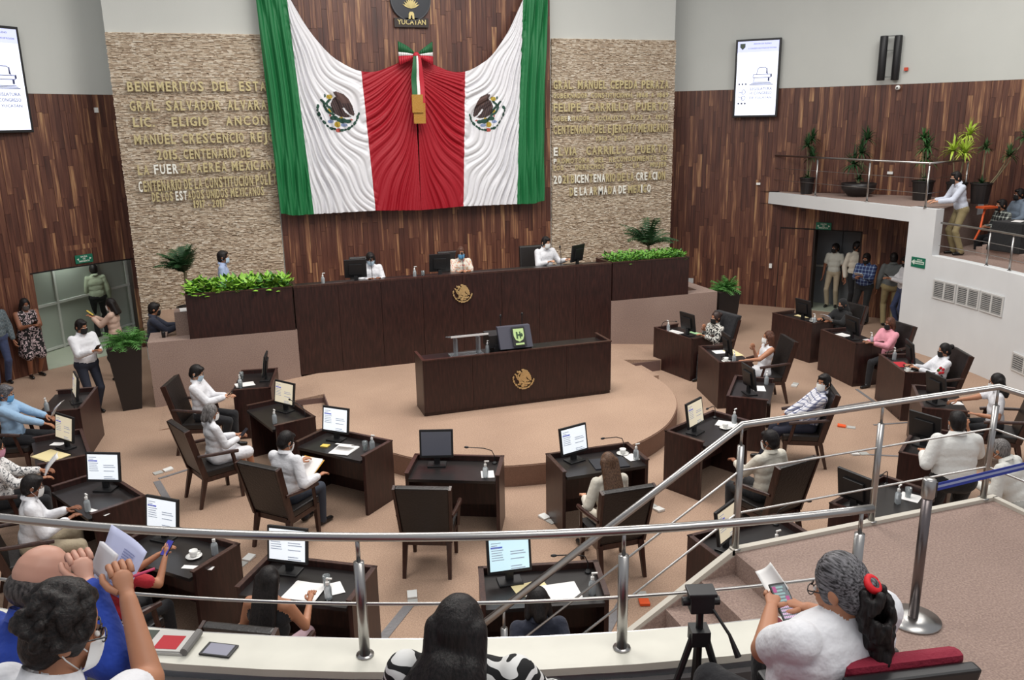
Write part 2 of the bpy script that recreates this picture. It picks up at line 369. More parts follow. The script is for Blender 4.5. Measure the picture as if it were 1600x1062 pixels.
mb.slabpts([(-5.35,.97,0),(-2.73,.95,0),(-2.73,2.2,0),(-5.35,2.2,0)], [(-5.35,.97,.005),(-2.73,.95,.3),(-2.73,2.2,.3),(-5.35,2.2,.005)])
mb.slabpts([(2.79,.95,0),(5.45,.97,0),(5.45,2.2,0),(2.79,2.2,0)], [(2.79,.95,.3),(5.45,.97,.005),(5.45,2.2,.005),(2.79,2.2,.3)])
mb.box(-3.1, -2.73, -.3, .95, 0, .15); mb.box(2.84, 3.2, .25, .95, 0, .15)
pf = struct('platform_floor', mb, M_CARPET)
# carpet riser band round the platform
mb = MB(); n = 60
for a, b in zip(edge, edge[1:]):
    g_ = lambda p: (p[0]*1.004, p[1]*1.004)
    mb.prism([a, g_(a), g_(b), b], 0, .285)
mb.build('riser', mat('riser_carpet', (128, 98, 82), .95, noise=(60, .12)), pf)
mb = MB(); mb.box(-3.2, -2.732, .935, .949, .15, .24); mb.box(-2.745, -2.729, -.25, .94, .15, .296); mb.box(2.786, 3.6, .935, .949, .0, .20); mb.build('riser', mat('riser_mauve', (112, 88, 82), .95, noise=(60, .12)), pf)

# right-hand gallery: white curved front, upper slab on a pillar, step wall
mb = MB(); arc_wall(mb, 9.0, 9.2, 3.9, -36, 0, 2.0); gr = struct('gallery_wall_right', mb, M_WHITE)
mb = MB(); mb.prism([(8.96,.64), (9.0,.02), (9.22,.05), (9.18,.66)], 0, 2.9); struct('pillar', mb, M_WHITE)
wall = lambda a: P2(12.2, a, CYW)
ups = [(8.72,5.42), (8.96,.62), (9.0,.1), (10.76,.83), (11.5,1.12)] + [wall(a) for a in (22, 26, 30, 34, 38, 42, 46)]
mb = MB(); mb.prism(ups, 2.6, 2.88); up_ = struct('upper_gallery_slab', mb, M_WHITE)
mb = MB(); mb.prism([(x+.14 if i < 3 else x, y) for i, (x, y) in enumerate(ups)], 2.88, 2.9); mb.build('carpet', M_CARPET2, up_)
low = [P2(9.2, a) for a in (3, -5, -12, -20, -28, -36)] + [wall(a) for a in (-15, -5, 0, 5, 10, 16, 20, 24)]
mb = MB(); mb.prism(low, 1.7, 1.98); struct('gallery_floor_right', mb, M_CARPET2)
mb = MB(); mb.slabpts([(9.25,.2,1.98),(11.5,1.13,1.98),(11.46,1.23,1.98),(9.21,.3,1.98)], [(9.25,.2,2.88),(11.5,1.13,2.88),(11.46,1.23,2.88),(9.21,.3,2.88)]); struct('step_wall', mb, M_CARPET2)
mb = MB(); mb.slabpts([(9.2,.3,0),(11.5,1.2,0),(11.46,1.3,0),(9.16,.4,0)], [(9.2,.3,2.6),(11.5,1.2,2.6),(11.46,1.3,2.6),(9.16,.4,2.6)]); struct('added_shade_wall', mb, mat('shade_wall_brown', (50, 30, 24), .7))  # unseen wall, added to keep the space under the gallery dark
mb = MB(); mb.prism([(9.9,-.9),(10.5,-.8),(10.4,-.3),(9.8,-.4)], 1.98, 2.22); struct('gallery_step', mb, M_CARPET2)
mb = MB(); mb.prism([P2(9.9, a) for a in (-1, -8, -16, -24)]+[wall(a) for a in (-5, 3, 8, 12)], 1.98, 2.15); struct('gallery_tier_right', mb, M_CARPET2)

# front parapet of the near gallery, its tiers, the landing and the stairs
mb = MB(); arc_wall(mb, 9.64, 9.82, 212, 264.3, 0, 2.13); nw = struct('gallery_wall_near', mb, M_WHITE)
mb = MB(); arc_wall(mb, 9.6, 9.86, 212, 264.3, 2.13, 2.17); mb.build('coping', mat('cream_coping', (214, 212, 200), .5, noise=(6, .04)), nw)
mb = MB(); arc_wall(mb, 9.585, 9.6, 212, 264.3, 2.13, 2.165); mb.build('edge_strip', M_STEEL, nw)
mb = MB(); arc_wall(mb, 9.8, 11.0, 212, 264.3, 1.6, 1.85); arc_wall(mb, 9.865, 9.9, 212, 264.3, 1.85, 2.1, m=1); struct('gallery_floor_near', mb, [M_CARPET2, mat('grey_fabric_panel', (88, 84, 84), .9)])
mb = MB(); arc_wall(mb, 11.0, 12.6, 212, 264, 1.6, 2.1); arc_wall(mb, 12.6, 14.2, 212, 264, 1.6, 2.45); struct('gallery_tier_near', mb, M_CARPET2)
LZ = 1.53
mb = MB(); mb.prism([(-.6,-7.86),(1.95,-7.86),(2.1,-14),(-2.3,-14),(-1.0,-9.66),(-.6,-9.5)], 0, LZ); lo = struct('landing', mb, M_CARPET2)
mb = MB(); mb.box(-.62, 1.97, -7.87, -7.82, LZ-.02, LZ+.03); mb.box(1.92, 1.97, -13, -7.86, LZ-.02, LZ+.03); mb.build('edge_strip', mat('pale_stone_edge', (196, 190, 178), .6), lo)
mb = MB()
for k in range(8):
    z = LZ-.17*(k+1); x1 = -.6-.29*k
    mb.box(x1-.29, x1, -9.62, -7.88, 0, z)
st = struct('stairs', mb, M_CARPET2)
mb = MB(); mb.slabpts([(-.6,-7.87,LZ-.03),(-3.1,-7.87,.05),(-3.1,-7.82,.05),(-.6,-7.82,LZ-.03)], [(-.6,-7.87,LZ+.03),(-3.1,-7.87,.09),(-3.1,-7.82,.09),(-.6,-7.82,LZ+.03)]); mb.build('edge_strip', MATS['pale_stone_edge'], st)
mb = MB(); mb.slabpts([(-.6,-7.88,0),(-3.15,-7.88,0),(-3.15,-7.86,0),(-.6,-7.86,0)], [(-.6,-7.88,LZ-.02),(-3.15,-7.88,.05),(-3.15,-7.86,.05),(-.6,-7.86,LZ-.02)]); mb.build('stringer', M_CARPET2, st)

# ------------------------------------------------------------------ doors
# right: double metal door in a recess; left: frosted glass screen in a recess
c0, c1 = P2(RR, 38.6, CYW), P2(RR, 33.7, CYW)
mb = MB(); q = [P2(RR+.3, 39.3, CYW), P2(RR+1.1, 40.6, CYW), P2(RR+1.1, 31.5, CYW), P2(RR+.3, 33, CYW)]
tile = mat('pale_green_tile', (176, 184, 166), .4, noise=(3, .05))
mb.prism([c0, q[0], q[1], q[2], q[3], c1], .0, .012); struct('floor_tiles_right', mb, tile)
mb = MB(); mb.prism([P2(RR+1.0, 41, CYW), P2(RR+1.1, 41, CYW), P2(RR+1.1, 30, CYW), P2(RR+1.0, 30, CYW)], 0, 2.6)
mb.prism([P2(RR+.3, 38.7, CYW), P2(RR+1.0, 40.4, CYW), P2(RR+1.0, 40.7, CYW), P2(RR+.3, 39.0, CYW)], 0, 2.6); mb.prism([P2(RR+.3, 33.4, CYW), P2(RR+1.0, 33.2, CYW), P2(RR+1.0, 32.9, CYW), P2(RR+.3, 33.1, CYW)], 0, 2.6)
mb.prism([P2(RR+.2, 39.2, CYW), P2(RR+1.1, 41, CYW), P2(RR+1.1, 32.9, CYW), P2(RR+.2, 32.9, CYW)], 2.12, 2.2)
struct('wall_recess_right', mb, mat('recess_grey', (104, 104, 104), .8))
d1 = MB(); gm = mat('grey_metal_door', (112, 114, 118), .5)
def leaf(a0, a1, R):
    m_ = MB(); p, q_ = Vector((*P2(R, a0, CYW), 0)), Vector((*P2(R, a1, CYW), 0)); m_.obox(p+Vector((0,0,1.03)), q_+Vector((0,0,1.03)), .05, 2.04, up=(0,0,1)); return m_
dr = leaf(40.0, 36.6, RR+.93).build('door_1', gm); dr['kind'] = 'structure'
leaf(36.5, 33.2, RR+.93).build('door_leaf', gm, dr)
m_ = MB(); m_.obox(Vector((*P2(RR+.88, 39.4, CYW), .98)), Vector((*P2(RR+.88, 37.0, CYW), .98)), .04, .05); m_.build('panic_bar', mat('pale_metal', (190, 190, 184), .4, .5), dr)
m_ = MB(); m_.obox(Vector((*P2(RR+.85, 39.45, CYW), 1.03)), Vector((*P2(RR+.85, 39.15, CYW), 1.03)), .05, 2.04); m_.build('door_frame', mat('white_metal', (200, 200, 196), .5), dr)
# hairline of the wood-clad leaf, its gap shadow drawn as near-black strips
mb = MB()
for a in (42.5,): mb.prism([P2(RR-.03, a, CYW), P2(RR-.0, a, CYW), P2(RR-.0, a+.06, CYW), P2(RR-.03, a+.06, CYW)], 0, 2.03)
arc_wall(mb, RR-.032, RR-.0, 42.5, 33.5, 2.0, 2.025, CYW); struct('shadow_line_1', mb, mat('shadow_gap', (14, 9, 8), .8))
# left recess
mb = MB(); lp = [P2(RL, 131, CYW), P2(RL, 120.6, CYW)]
mb.prism([lp[1], (-5.6,9.3), (-8.7,9.3), (-9.2,6.0), lp[0]], 0, .012); struct('floor_tiles_left', mb, tile)
G0, G1 = Vector((-8.9,5.7,0)), Vector((-6.2,9.35,0)); gd = (G1-G0).normalized()
mb = MB(); frost = mat('frosted_glass', (158, 168, 158), .35, noise=(1.2, .06))
sc_ = MB(); sc_.obox(G0+Vector((0,0,1.15)), G1+Vector((0,0,1.15)), .02, 2.3); win = struct('window_1', sc_, frost)
sc_ = MB(); wm = mat('white_mullion', (196, 200, 194), .5)
for zz in (.06, 1.02, 2.2): sc_.obox(G0+Vector((.01,-.02,zz)), G1+Vector((.01,-.02,zz)), .05, .05)
sc_.build('transom', wm, win)
for t in (.18, .44, .7, .9):
    sc_ = MB(); p = G0.lerp(G1, t)+Vector((.01,-.02,0)); sc_.obox(p+Vector((0,0,1.1)), p+gd*.05+Vector((0,0,1.1)), .06, 2.2); sc_.build('mullion', wm, win)
mb = MB(); mb.prism([P2(RL+.02,120.5,CYW), P2(RL+.3,120.5,CYW), (-5.85,8.6), (-6.0,8.6)], 0, 2.3); mb.prism([P2(RL+.02,131,CYW), P2(RL+.3,131.2,CYW), (-9.0,6.2), (-8.9,6.1)], 0, 2.3)
mb.prism([P2(RL+.05,119.5,CYW), (-5.6,9.5), (-9.6,9.5), (-9.6,5.6), P2(RL+.05,132.5,CYW)], 2.3, 2.4); struct('wall_recess_left', mb, M_PLANK)
mb = MB(); mb.box(-11, -5.6, 9.5, 9.6, 0, 2.4); mb.prism([(-9.6,5.0),(-9.5,5.0),(-9.5,9.6),(-9.6,9.6)], 0, 2.4); struct('wall_corridor', mb, MATS['recess_grey'])
mb = MB(); arc_wall(mb, RL-.035, RL, 120.6, 131, 1.95, 1.975, CYW); struct('shadow_line_2', mb, MATS['shadow_gap'])  # near-black strip standing in for the shadow line over the left doorway

# ------------------------------------------------------------------ wall inscriptions (each letter a piece)
glyph = {}
NAR = {'I': .3, '1': .5, '.': .28, '-': .4, 'J': .7, 'M': 1.15, 'W': 1.2, 'L': .78, 'E': .82, 'F': .8, ',': .28}
def glyph_mesh(ch, m):
    k = (ch, m.name)
    if k not in glyph:
        me = text_mesh(ch, 1.38, .12 , .034); xs = [v.co.x for v in me.vertices]; me.transform(Matrix.Translation((-(max(xs)+min(xs))/2, 0, 0))); me.transform(FACE)
        me.materials.clear(); me.materials.append(m); glyph[k] = (me, max(xs)-min(xs))
    return glyph[k]
def inscription(txt, x0, x1, z, h, label, bright=(), gap=.5, dz=0.0):
    t = thing('wall_lettering', label, 'lettering', ((x0+x1)/2, 5.40, z), 0, 'gilded lines on the stone walls')
    ws = [NAR.get(c, .95) if c != ' ' else gap for c in txt]; W = sum(ws); k = (x1-x0)/W; x = x0
    for i, (c, wd) in enumerate(zip(txt, ws)):
        if c != ' ':
            me, gw = glyph_mesh(c, M_GLINT if i in bright else M_LETTER)
            o = link('letter', me, t); o.location = (x+wd*k/2-(x0+x1)/2, 0, dz*(x-x0)/(x1-x0)); sx = min(wd*k*.76/gw, h*1.05); o.scale = (sx, h*.6, h*1.1)
        x += wd*k
L = 'gilded letters on the left stone wall reading '
inscription('BENEMERITOS DEL ESTADO', -5.58, -2.72, 5.35, .165, L+'BENEMERITOS DEL ESTADO', gap=.9)
inscription('GRAL. SALVADOR ALVARADO', -5.58, -2.75, 4.99, .17, L+'GRAL. SALVADOR ALVARADO', gap=.7)
inscription('LIC. ELIGIO ANCONA', -5.56, -2.85, 4.69, .16, L+'LIC. ELIGIO ANCONA', gap=1.6)
inscription('MANUEL CRESCENCIO REJON', -5.58, -2.8, 4.36, .17, L+'MANUEL CRESCENCIO REJON', gap=.7)
inscription('2015, CENTENARIO DE', -5.2, -3.42, 4.06, .17, L+'2015, CENTENARIO DE')
inscription('LA FUERZA AEREA MEXICANA', -5.58, -2.9, 3.78, .17, L+'LA FUERZA AEREA MEXICANA', bright=(3,4,5,6), dz=.03)
inscription('CENTENARIO DE LA CONSTITUCIÓN POLÍTICA', -5.6, -2.75, 3.45, .19, L+'CENTENARIO DE LA CONSTITUCION POLITICA', bright=(0,), gap=.35, dz=.06)
inscription('DE LOS ESTADOS UNIDOS MEXICANOS', -5.38, -3.22, 3.25, .165, L+'DE LOS ESTADOS UNIDOS MEXICANOS', bright=(7,8,9), gap=.35, dz=.04)
inscription('1917 - 2017', -4.62, -4.0, 3.09, .14, L+'1917 - 2017')
L = 'gilded letters on the right stone wall reading '
inscription('GRAL. MANUEL CEPEDA PERAZA', 3.16, 6.08, 5.36, .165, L+'GRAL. MANUEL CEPEDA PERAZA', gap=.6)
inscription('GOBERNADOR CONSTITUCIONAL 1868 A 1869', 3.16, 6.08, 5.16, .1, L+'GOBERNADOR CONSTITUCIONAL 1868 A 1869', gap=.8)
inscription('FELIPE CARRILLO PUERTO', 3.16, 6.08, 4.87, .165, L+'FELIPE CARRILLO PUERTO', gap=1.1)
inscription('GOBERNADOR SOCIALISTA 1922 A 1924', 3.16, 6.08, 4.66, .1, L+'GOBERNADOR SOCIALISTA 1922 A 1924', bright=(4,), gap=1.2)
inscription('CENTENARIO DEL EJERCITO MEXICANO', 3.16, 6.1, 4.38, .17, L+'CENTENARIO DEL EJERCITO MEXICANO', gap=.35)
inscription('1913 - 2013', 4.22, 5.02, 4.2, .1, L+'1913 - 2013')
inscription('ELVIA CARRILLO PUERTO', 3.16, 6.1, 3.9, .17, L+'ELVIA CARRILLO PUERTO', bright=(0,), gap=1.3)
inscription('PROMOTORA DEL RECONOCIMIENTO DE', 3.16, 6.1, 3.72, .105, L+'PROMOTORA DEL RECONOCIMIENTO DE', bright=(0,), gap=1.0)
inscription('LOS DERECHOS DE LA MUJER', 3.16, 6.1, 3.57, .1, L+'LOS DERECHOS DE LA MUJER', gap=2.6)
inscription('2021 BICENTENARIO DE LA CREACION', 3.16, 6.06, 3.27, .17, L+'2021 BICENTENARIO DE LA CREACION', bright=(0,1,6,7,8,9,11,12,13,23,24,25,26,28,29), gap=.35)
inscription('DE LA ARMADA DE MEXICO', 3.56, 5.68, 2.98, .17, L+'DE LA ARMADA DE MEXICO', bright=(1,3,4,6,8,9,11,13,14,19,21), gap=.3)
# ------------------------------------------------------------------ draped flags
FV = 5.24
TOPC = [(0,-3.12,8.1),(.25,-2.5,7.2),(.36,-2.13,6.5),(.47,-1.72,6.0),(.58,-1.34,5.78),(.65,-1.12,5.7),(.75,-.8,5.7),(.88,-.38,5.86),(1,0,6.06)]
BOTC = [(0,-2.95,2.92),(.1,-2.68,2.86),(.25,-2.28,2.87),(.65,-.99,2.88),(1,.0,2.84)]
def ipl(C, s):
    for a, b in zip(C, C[1:]):
        if s <= b[0] or b is C[-1]:
            t = (s-a[0])/(b[0]-a[0]); return a[1]+(b[1]-a[1])*t, a[2]+(b[2]-a[2])*t
def topc(s):                          # smoothed
    p = [ipl(TOPC, min(1, max(0, s+d))) for d in (-.03, 0, .03)]; return sum(q[0] for q in p)/3, sum(q[1] for q in p)/3
def fold(s, u, z):
    def rid(p, l): 
        x = math.sin(2*math.pi*p/l); return x*.75+.25*math.sin(4*math.pi*p/l+1.1)
    n1 = .12*math.sin(1.7*z+4*u)+.06*math.sin(5.1*u-2.3*z)
    g = .05*rid(u+.09*math.sin(z*.9)+.012*z*z*.3, .21)+.02*rid(u+.05*z, .1)
    uw = max(0, u+2.5); kw = math.log(max(.15, 8.3-z)/(uw+.10)**.42); lw = kw+.05*math.sin(z*1.9+u*2.3)+.03*math.sin(z*4.3-u*3)
    amp = .6+.4*math.sin(kw*9+z*1.3)
    w_ = .058*rid(lw, .125)*amp+.02*rid(lw+.02*math.sin(z*5), .061)
    uu = abs(u); kr = math.log(max(.12, 6.32-z)/(uu+.09)**.5)+.04*math.sin(z*2.7+u*3.1)
    r_ = (.04*rid(kr, .15)*(.7+.3*math.sin(kr*7+z))+.011*rid(kr+.02*math.sin(z*4), .083))*min(1, .35+uu*1.2)
    def ss(x): x = min(1, max(0, x)); return x*x*(3-2*x)
    k1 = ss((s-.19)/.1); k2 = ss((s-.6)/.1)
    return (g*(1-k1)+w_*k1)*(1-k2)+r_*k2
def flag_pt(s, t, sgn):
    u0, z0 = topc(s); u1, z1 = ipl(BOTC, s); u = u0+(u1-u0)*t; z = z0+(z1-z0)*t
    zz = z+(.35 if sgn > 0 else 0); d = fold(s, u, zz)*(min(1, t*6+.15))
    x = u*sgn
    if sgn > 0: x = u*-.96
    return (x, FV-.06-d, z), u, z
def flag_half(side, label):
    sgn = 1 if side == 'L' else 2
    def pt(s, t):
        p, u, z = flag_pt(s, t, 0 if side == 'L' else 1)
        return (u if side == 'L' else -u*.965, p[1], p[2])
    t0 = thing('flag', label, 'flag', (0, 0, 0), 0, 'flags draped on the back wall')
    NT = 230
    for nm, s0, s1, n, rgb in (('green_stripe', 0, .25, 60, (24, 112, 62)), ('white_stripe', .25, .65, 90, (222, 222, 226)), ('red_stripe', .65, 1, 90, (158, 6, 30))):
        vs = [pt(s0+(s1-s0)*i/n, j/NT) for j in range(NT+1) for i in range(n+1)]
        fs = [(j*(n+1)+i, j*(n+1)+i+1, (j+1)*(n+1)+i+1, (j+1)*(n+1)+i) for j in range(NT) for i in range(n)]
        mb = MB(); mb.add(vs, fs); mb.build(nm, mat('flag_'+nm, rgb, .6), t0, smooth=True)
    # coat of arms sewn into the white stripe
    cu, cz, R = (-1.66, 4.92, .46) if side == 'L' else (-1.62, 4.86, .45)
    def inv(u, z):
        lo_, hi = .2, .7
        for _ in range(18):
            s = (lo_+hi)/2; a, b = topc(s), ipl(BOTC, s); t = (a[1]-z)/(a[1]-b[1]); x = a[0]+(b[0]-a[0])*t
            if x < u: lo_ = s
            else: hi = s
        return s, t
    N = 84; mb = MB(); cache = {}
    def cp(i, j):
        if (i, j) not in cache:
            u, z = cu+(i/N*2-1)*R, cz+(j/N*2-1)*R; s, t = inv(u, z); p = pt(s, t); cache[(i, j)] = (p[0], p[1]-.006, p[2])
        return cache[(i, j)]
    for i in range(N):
        for j in range(N):
            k = coat_of_arms((i+.5)/N*2-1, (j+.5)/N*2-1)
            if k: mb.add([cp(i, j), cp(i+1, j), cp(i+1, j+1), cp(i, j+1)], [(0,1,2,3)], k-1)
    mb.build('emblem', [mat('emb_brown', (84, 62, 58), .8), mat('emb_dark', (48, 36, 38), .8), mat('emb_green', (34, 70, 58), .8), mat('emb_gold', (170, 146, 50), .8), mat('emb_red', (170, 80, 72), .8), mat('emb_blue', (130, 146, 180), .8)], t0, smooth=True)
def inpoly(x, y, P):
    c = False; n = len(P)
    for i in range(n):
        x1, y1 = P[i]; x2, y2 = P[(i+1) % n]
        if (y1 > y) != (y2 > y) and x < (x2-x1)*(y-y1)/(y2-y1)+x1: c = not c
    return c
def E_(pts): return [((a-600)/340, (520-b)/340) for a, b in pts]
WING = E_([(555,235),(600,222),(720,268),(785,340),(832,430),(858,560),(840,585),(790,560),(700,455),(680,470),(720,530),(800,590),(740,605),(640,590),(560,548),(518,480),(512,400),(545,330),(590,300)])
WING2 = E_([(600,225),(720,270),(785,342),(815,400),(690,400),(620,330)])
SN1 = E_([(372,348),(410,385),(412,430),(440,490),(480,530),(540,560)]); SN2 = E_([(505,335),(450,390),(455,430),(500,465),(535,520)])
LEAVES = E_([(318,440),(308,490),(325,550),(352,610),(395,670),(440,725),(495,762),(545,770),(650,792),(705,785),(760,765),(805,735),(850,690),(885,645),(905,600),(925,555)])
def seg_d(x, y, P):
    m = 9
    for (a, b), (c, d) in zip(P, P[1:]):
        L = (c-a)**2+(d-b)**2; t = max(0, min(1, ((x-a)*(c-a)+(y-b)*(d-b))/L)); m = min(m, math.hypot(x-a-t*(c-a), y-b-t*(d-b)))
    return m
def coat_of_arms(x, y):
    def el(a, b, rx, ry): a, b = (a-600)/340, (520-b)/340; return ((x-a)/(rx/340))**2+((y-b)/(ry/340))**2 < 1
    if el(500, 300, 46, 34) or el(432, 285, 14, 24): return 4 if x > -.45 else 3
    if inpoly(x, y, WING): return 1 if (inpoly(x, y, WING2) or (math.sin(x*60+y*22) > .6)) else 2
    if seg_d(x, y, SN1) < .05 or seg_d(x, y, SN2) < .055: return 3
    if el(490, 500, 36, 30): return 4
    for i, (a, b) in enumerate(LEAVES):
        an = math.atan2(b+.0, a); r = .105 if i % 2 == 0 else .07
        dx, dy = x-a, y-b; c, s = math.cos(an+1.57), math.sin(an+1.57); p, q = dx*c+dy*s, -dx*s+dy*c
        if (p/r)**2+(q/(r*.6))**2 < 1: return 3
    if el(545, 610, 62, 34) or el(672, 652, 62, 36) or el(752, 660, 52, 30) or el(620, 640, 40, 30): return 3
    if el(655, 612, 30, 16) or el(590, 705, 46, 42): return 4
    if el(490, 560, 14, 28) or el(600, 792, 44, 30) or el(805, 640, 20, 12): return 5
    if el(490, 660, 46, 24) or el(690, 715, 50, 24): return 6
    return 0
flag_half('L', 'left half of the green white and red drapery, hanging beside the left stone wall')
flag_half('R', 'right half of the red white and green drapery, hanging beside the right stone wall')

def relief_emblem(loc, R, label, lean=.02, ring=True):
    N = 46; mb = MB(); rn = random.Random(3)
    hh = lambda i, j: .012+.010*math.sin(i*1.3)*math.cos(j*.9)+rn.uniform(0, .006)
    for i in range(N):
        for j in range(N):
            k = coat_of_arms((i+.5)/N*2-1, (j+.5)/N*2-1)
            if k:
                s = 2*R/N; x, z = -R+i*s, -R+j*s; h = [.014, .018, .02, .026, .02, .014][k-1]+rn.uniform(-.003, .003)
                mb.add([(x,0,z),(x+s,0,z),(x+s,0,z+s),(x,0,z+s),(x,-h,z),(x+s,-h,z),(x+s,-h,z+s),(x,-h,z+s)], [(4,5,6,7),(0,1,5,4),(1,2,6,5),(2,3,7,6),(3,0,4,7)])
    o = mb.build('emblem', M_GOLD); tag(o, label, 'emblem'); o.location = loc
    return o

# bow with ribbon tails and gold fringe
def C3(n, rgb): return mat(n, rgb, .6)
cg, cw, cr_ = C3('ribbon_green', (24, 92, 52)), C3('ribbon_white', (222, 222, 220)), C3('ribbon_red', (176, 24, 44))
bw = thing('ribbon_bow', 'green white and red bow with gold fringed tails at the centre of the drapery', 'bow', (0, 5.06, 6.02))
for sg in (-1, 1):
    mb = MB()
    for k, (za, zb, m) in enumerate(((.06, .27, 0), (-.02, .06, 1), (-.2, -.02, 2))):
        n = 8
        for i in range(n):
            f0, f1 = i/n, (i+1)/n
            def pp(f, zz, nn): 
                y = -.09*math.sin(math.pi*f)-.02; sc = .12+.88*f**.8; return (sg*(.03+.33*f), y, zz*sc)
            mb.add([pp(f0, za, 0), pp(f1, za, 0), pp(f1, zb, 0), pp(f0, zb, 0)], [(0,1,2,3)], [0,1,2][k])
    o = mb.build('bow_loop', [cg, cw, cr_], bw, smooth=True); sm = o.modifiers.new('s', 'SOLIDIFY'); sm.thickness = .012
mb = MB(); mb.ball((0,-.06,0), (.07,.05,.06)); mb.build('knot', cr_, bw, smooth=True)
for nm, x0, x1, m, zb in (('ribbon_tail', -.14, -.03, cg, -.78), ('ribbon_tail', -.03, .03, cw, -.8), ('ribbon_tail', .03, .13, cr_, -1.1)):
    mb = MB(); n = 14
    vs = []
    for j in range(n+1):
        t = j/n; z = -.02+zb*t; k = .55+.45*min(1, t*2); y = -.13-.015*math.sin(t*9+x0*9)
        vs += [(x0*k, y, z), ((x0+x1)/2*k, y-.01, z), (x1*k, y, z)]
    fs = [(j*3+i, j*3+i+1, j*3+i+4, j*3+i+3) for j in range(n) for i in range(2)]
    mb.add(vs, fs); mb.build(nm, m, bw, smooth=True)
mb = MB(); mb.box(-.16, .07, -.19, -.15, -1.14, -.78); mb.build('fringe', mat('gold_fringe', (166, 120, 40), .55, bump=(50, .5)), bw)
mb = MB(); mb.box(-.13, .12, -.16, -.13, -1.36, -.95); mb.build('fringe', MATS['gold_fringe'], bw)

# round shield and its name plate
sh = thing('state_shield', 'dark round shield with brass agave above the name plate on the wood wall', 'shield', (.02, 5.46, 7.14))
navy = mat('navy_enamel', (34, 38, 46), .35)
mb = MB(); mb.M = Matrix.Rotation(math.pi/2, 4, 'X'); mb.lathe([(.43, 0), (.43, .04), (.40, .05), (.0001, .05)], seg=40); mb.build('disc', navy, sh)
mb = MB(); mb.M = Matrix.Rotation(math.pi/2, 4, 'X')
n = 40
for k in range(n):
    a, b = 2*math.pi*k/n, 2*math.pi*(k+1)/n; mb.slabpts([(.40*math.cos(a),.40*math.sin(a),.04),(.42*math.cos(a),.42*math.sin(a),.04),(.42*math.cos(b),.42*math.sin(b),.04),(.40*math.cos(b),.40*math.sin(b),.04)], [(.40*math.cos(a),.40*math.sin(a),.065),(.42*math.cos(a),.42*math.sin(a),.065),(.42*math.cos(b),.42*math.sin(b),.065),(.40*math.cos(b),.40*math.sin(b),.065)])
mb.build('rim', mat('dark_rim', (60, 62, 68), .4), sh)
mb = MB()
for k in range(9):
    a = (-64+k*16)*D; L_ = .2 if abs(k-4) > 1 else .24
    dx, dz = math.sin(a), math.cos(a); px, pz = dz*.02, -dx*.02
    mb.slabpts([(0,-.05,-.18),(dx*L_*.55-px,-.05,-.18+dz*L_*.55-pz),(dx*L_,-.05,-.18+dz*L_),(dx*L_*.55+px,-.05,-.18+dz*L_*.55+pz)][::-1], [(0,-.07,-.18),(dx*L_*.55-px,-.07,-.18+dz*L_*.55-pz),(dx*L_,-.07,-.18+dz*L_),(dx*L_*.55+px,-.07,-.18+dz*L_*.55+pz)][::-1])
mb.build('agave', mat('shield_gold', (206, 190, 130), .5, .2), sh)
mb = MB(); P_ = [(-.06,-.38),(-.055,-.28),(-.03,-.24),(.03,-.24),(.055,-.28),(.06,-.38),(.022,-.38),(.015,-.32),(0,-.30),(-.015,-.32),(-.022,-.38)]
mb.slabpts([(x,-.05,z) for x, z in P_], [(x,-.075,z) for x, z in P_]); mb.build('arch', MATS['shield_gold'], sh)
pl = thing('name_plate', 'dark plate reading YUCATAN under the round shield', 'plaque', (.02, 5.46, 6.6))
mb = MB(); mb.box(-.36, .36, -.05, 0, 0, .18); mb.build('plate', mat('plate_brown', (40, 28, 22), .5), pl)
text_obj('lettering', 'YUCATAN', MATS['shield_gold'], Matrix.Translation((0, -.055, .05)) @ FACE, .1, .6, .008, .01, pl)

# ------------------------------------------------------------------ presidium
pr = thing('presidium_desk', 'long dark wood presidium counter with brass eagle below the draped flag', 'counter', (0, 2.2, .3))
n = 8; x0, x1 = -3.01, 3.15
for k in range(n):
    a = x0+(x1-x0)*k/n; b = x0+(x1-x0)*(k+1)/n; mb = MB(); mb.box(a+.003, b-.003, 0, .035, 0.0, 1.6); mb.build('front_board', M_DESK, pr)
mb = MB(); mb.box(x0, x1, .03, .65, 0, 1.52); mb.build('body', M_DESK, pr)
mb = MB(); mb.box(x0, x1, -.005, .07, 1.6, 1.635); mb.box(x0, x0+.05, .07, .66, 1.55, 1.635); mb.box(x1-.05, x1, .07, .66, 1.55, 1.635); mb.build('rim', M_DESKRIM, pr)
mb = MB(); mb.box(x0+.02, x1-.02, .06, .65, 1.52, 1.56); mb.build('worktop', M_TOP, pr)
relief_emblem((.05, 2.19, 1.56), .2, 'round brass eagle emblem on the front of the presidium counter')
def wing(x0, x1, label):
    t = thing('planter_box', label, 'planter', ((x0+x1)/2, 2.2, 1.152)); h = (x1-x0)/2
    for k in range(2):
        a = -h+h*k; mb = MB(); mb.box(a+.002, a+h-.002, 0, .03, 0, .78); mb.build('front_board', M_DESK, t)
    mb = MB(); mb.box(-h, h, .03, .6, 0, .68); mb.box(-h, -h+.03, .03, .6, .68, .78); mb.box(h-.03, h, .03, .6, .68, .78); mb.box(-h, h, .57, .6, .68, .78); mb.build('body', M_DESK, t)
    mb = MB(); mb.box(-h-.01, h+.01, -.01, .045, .765, .785); mb.box(-h-.01, h+.01, .57, .61, .765, .785); mb.build('rim', M_DESKRIM, t)
    mb = MB(); mb.box(-h+.03, h-.03, .03, .57, .66, .7); mb.build('soil', M_SOIL, t); return t
wing(-4.8, -3.03, 'dark wood planter box left of the presidium, filled with lime green leaves')
wing(3.17, 4.9, 'dark wood planter box right of the presidium, filled with small green leaves')
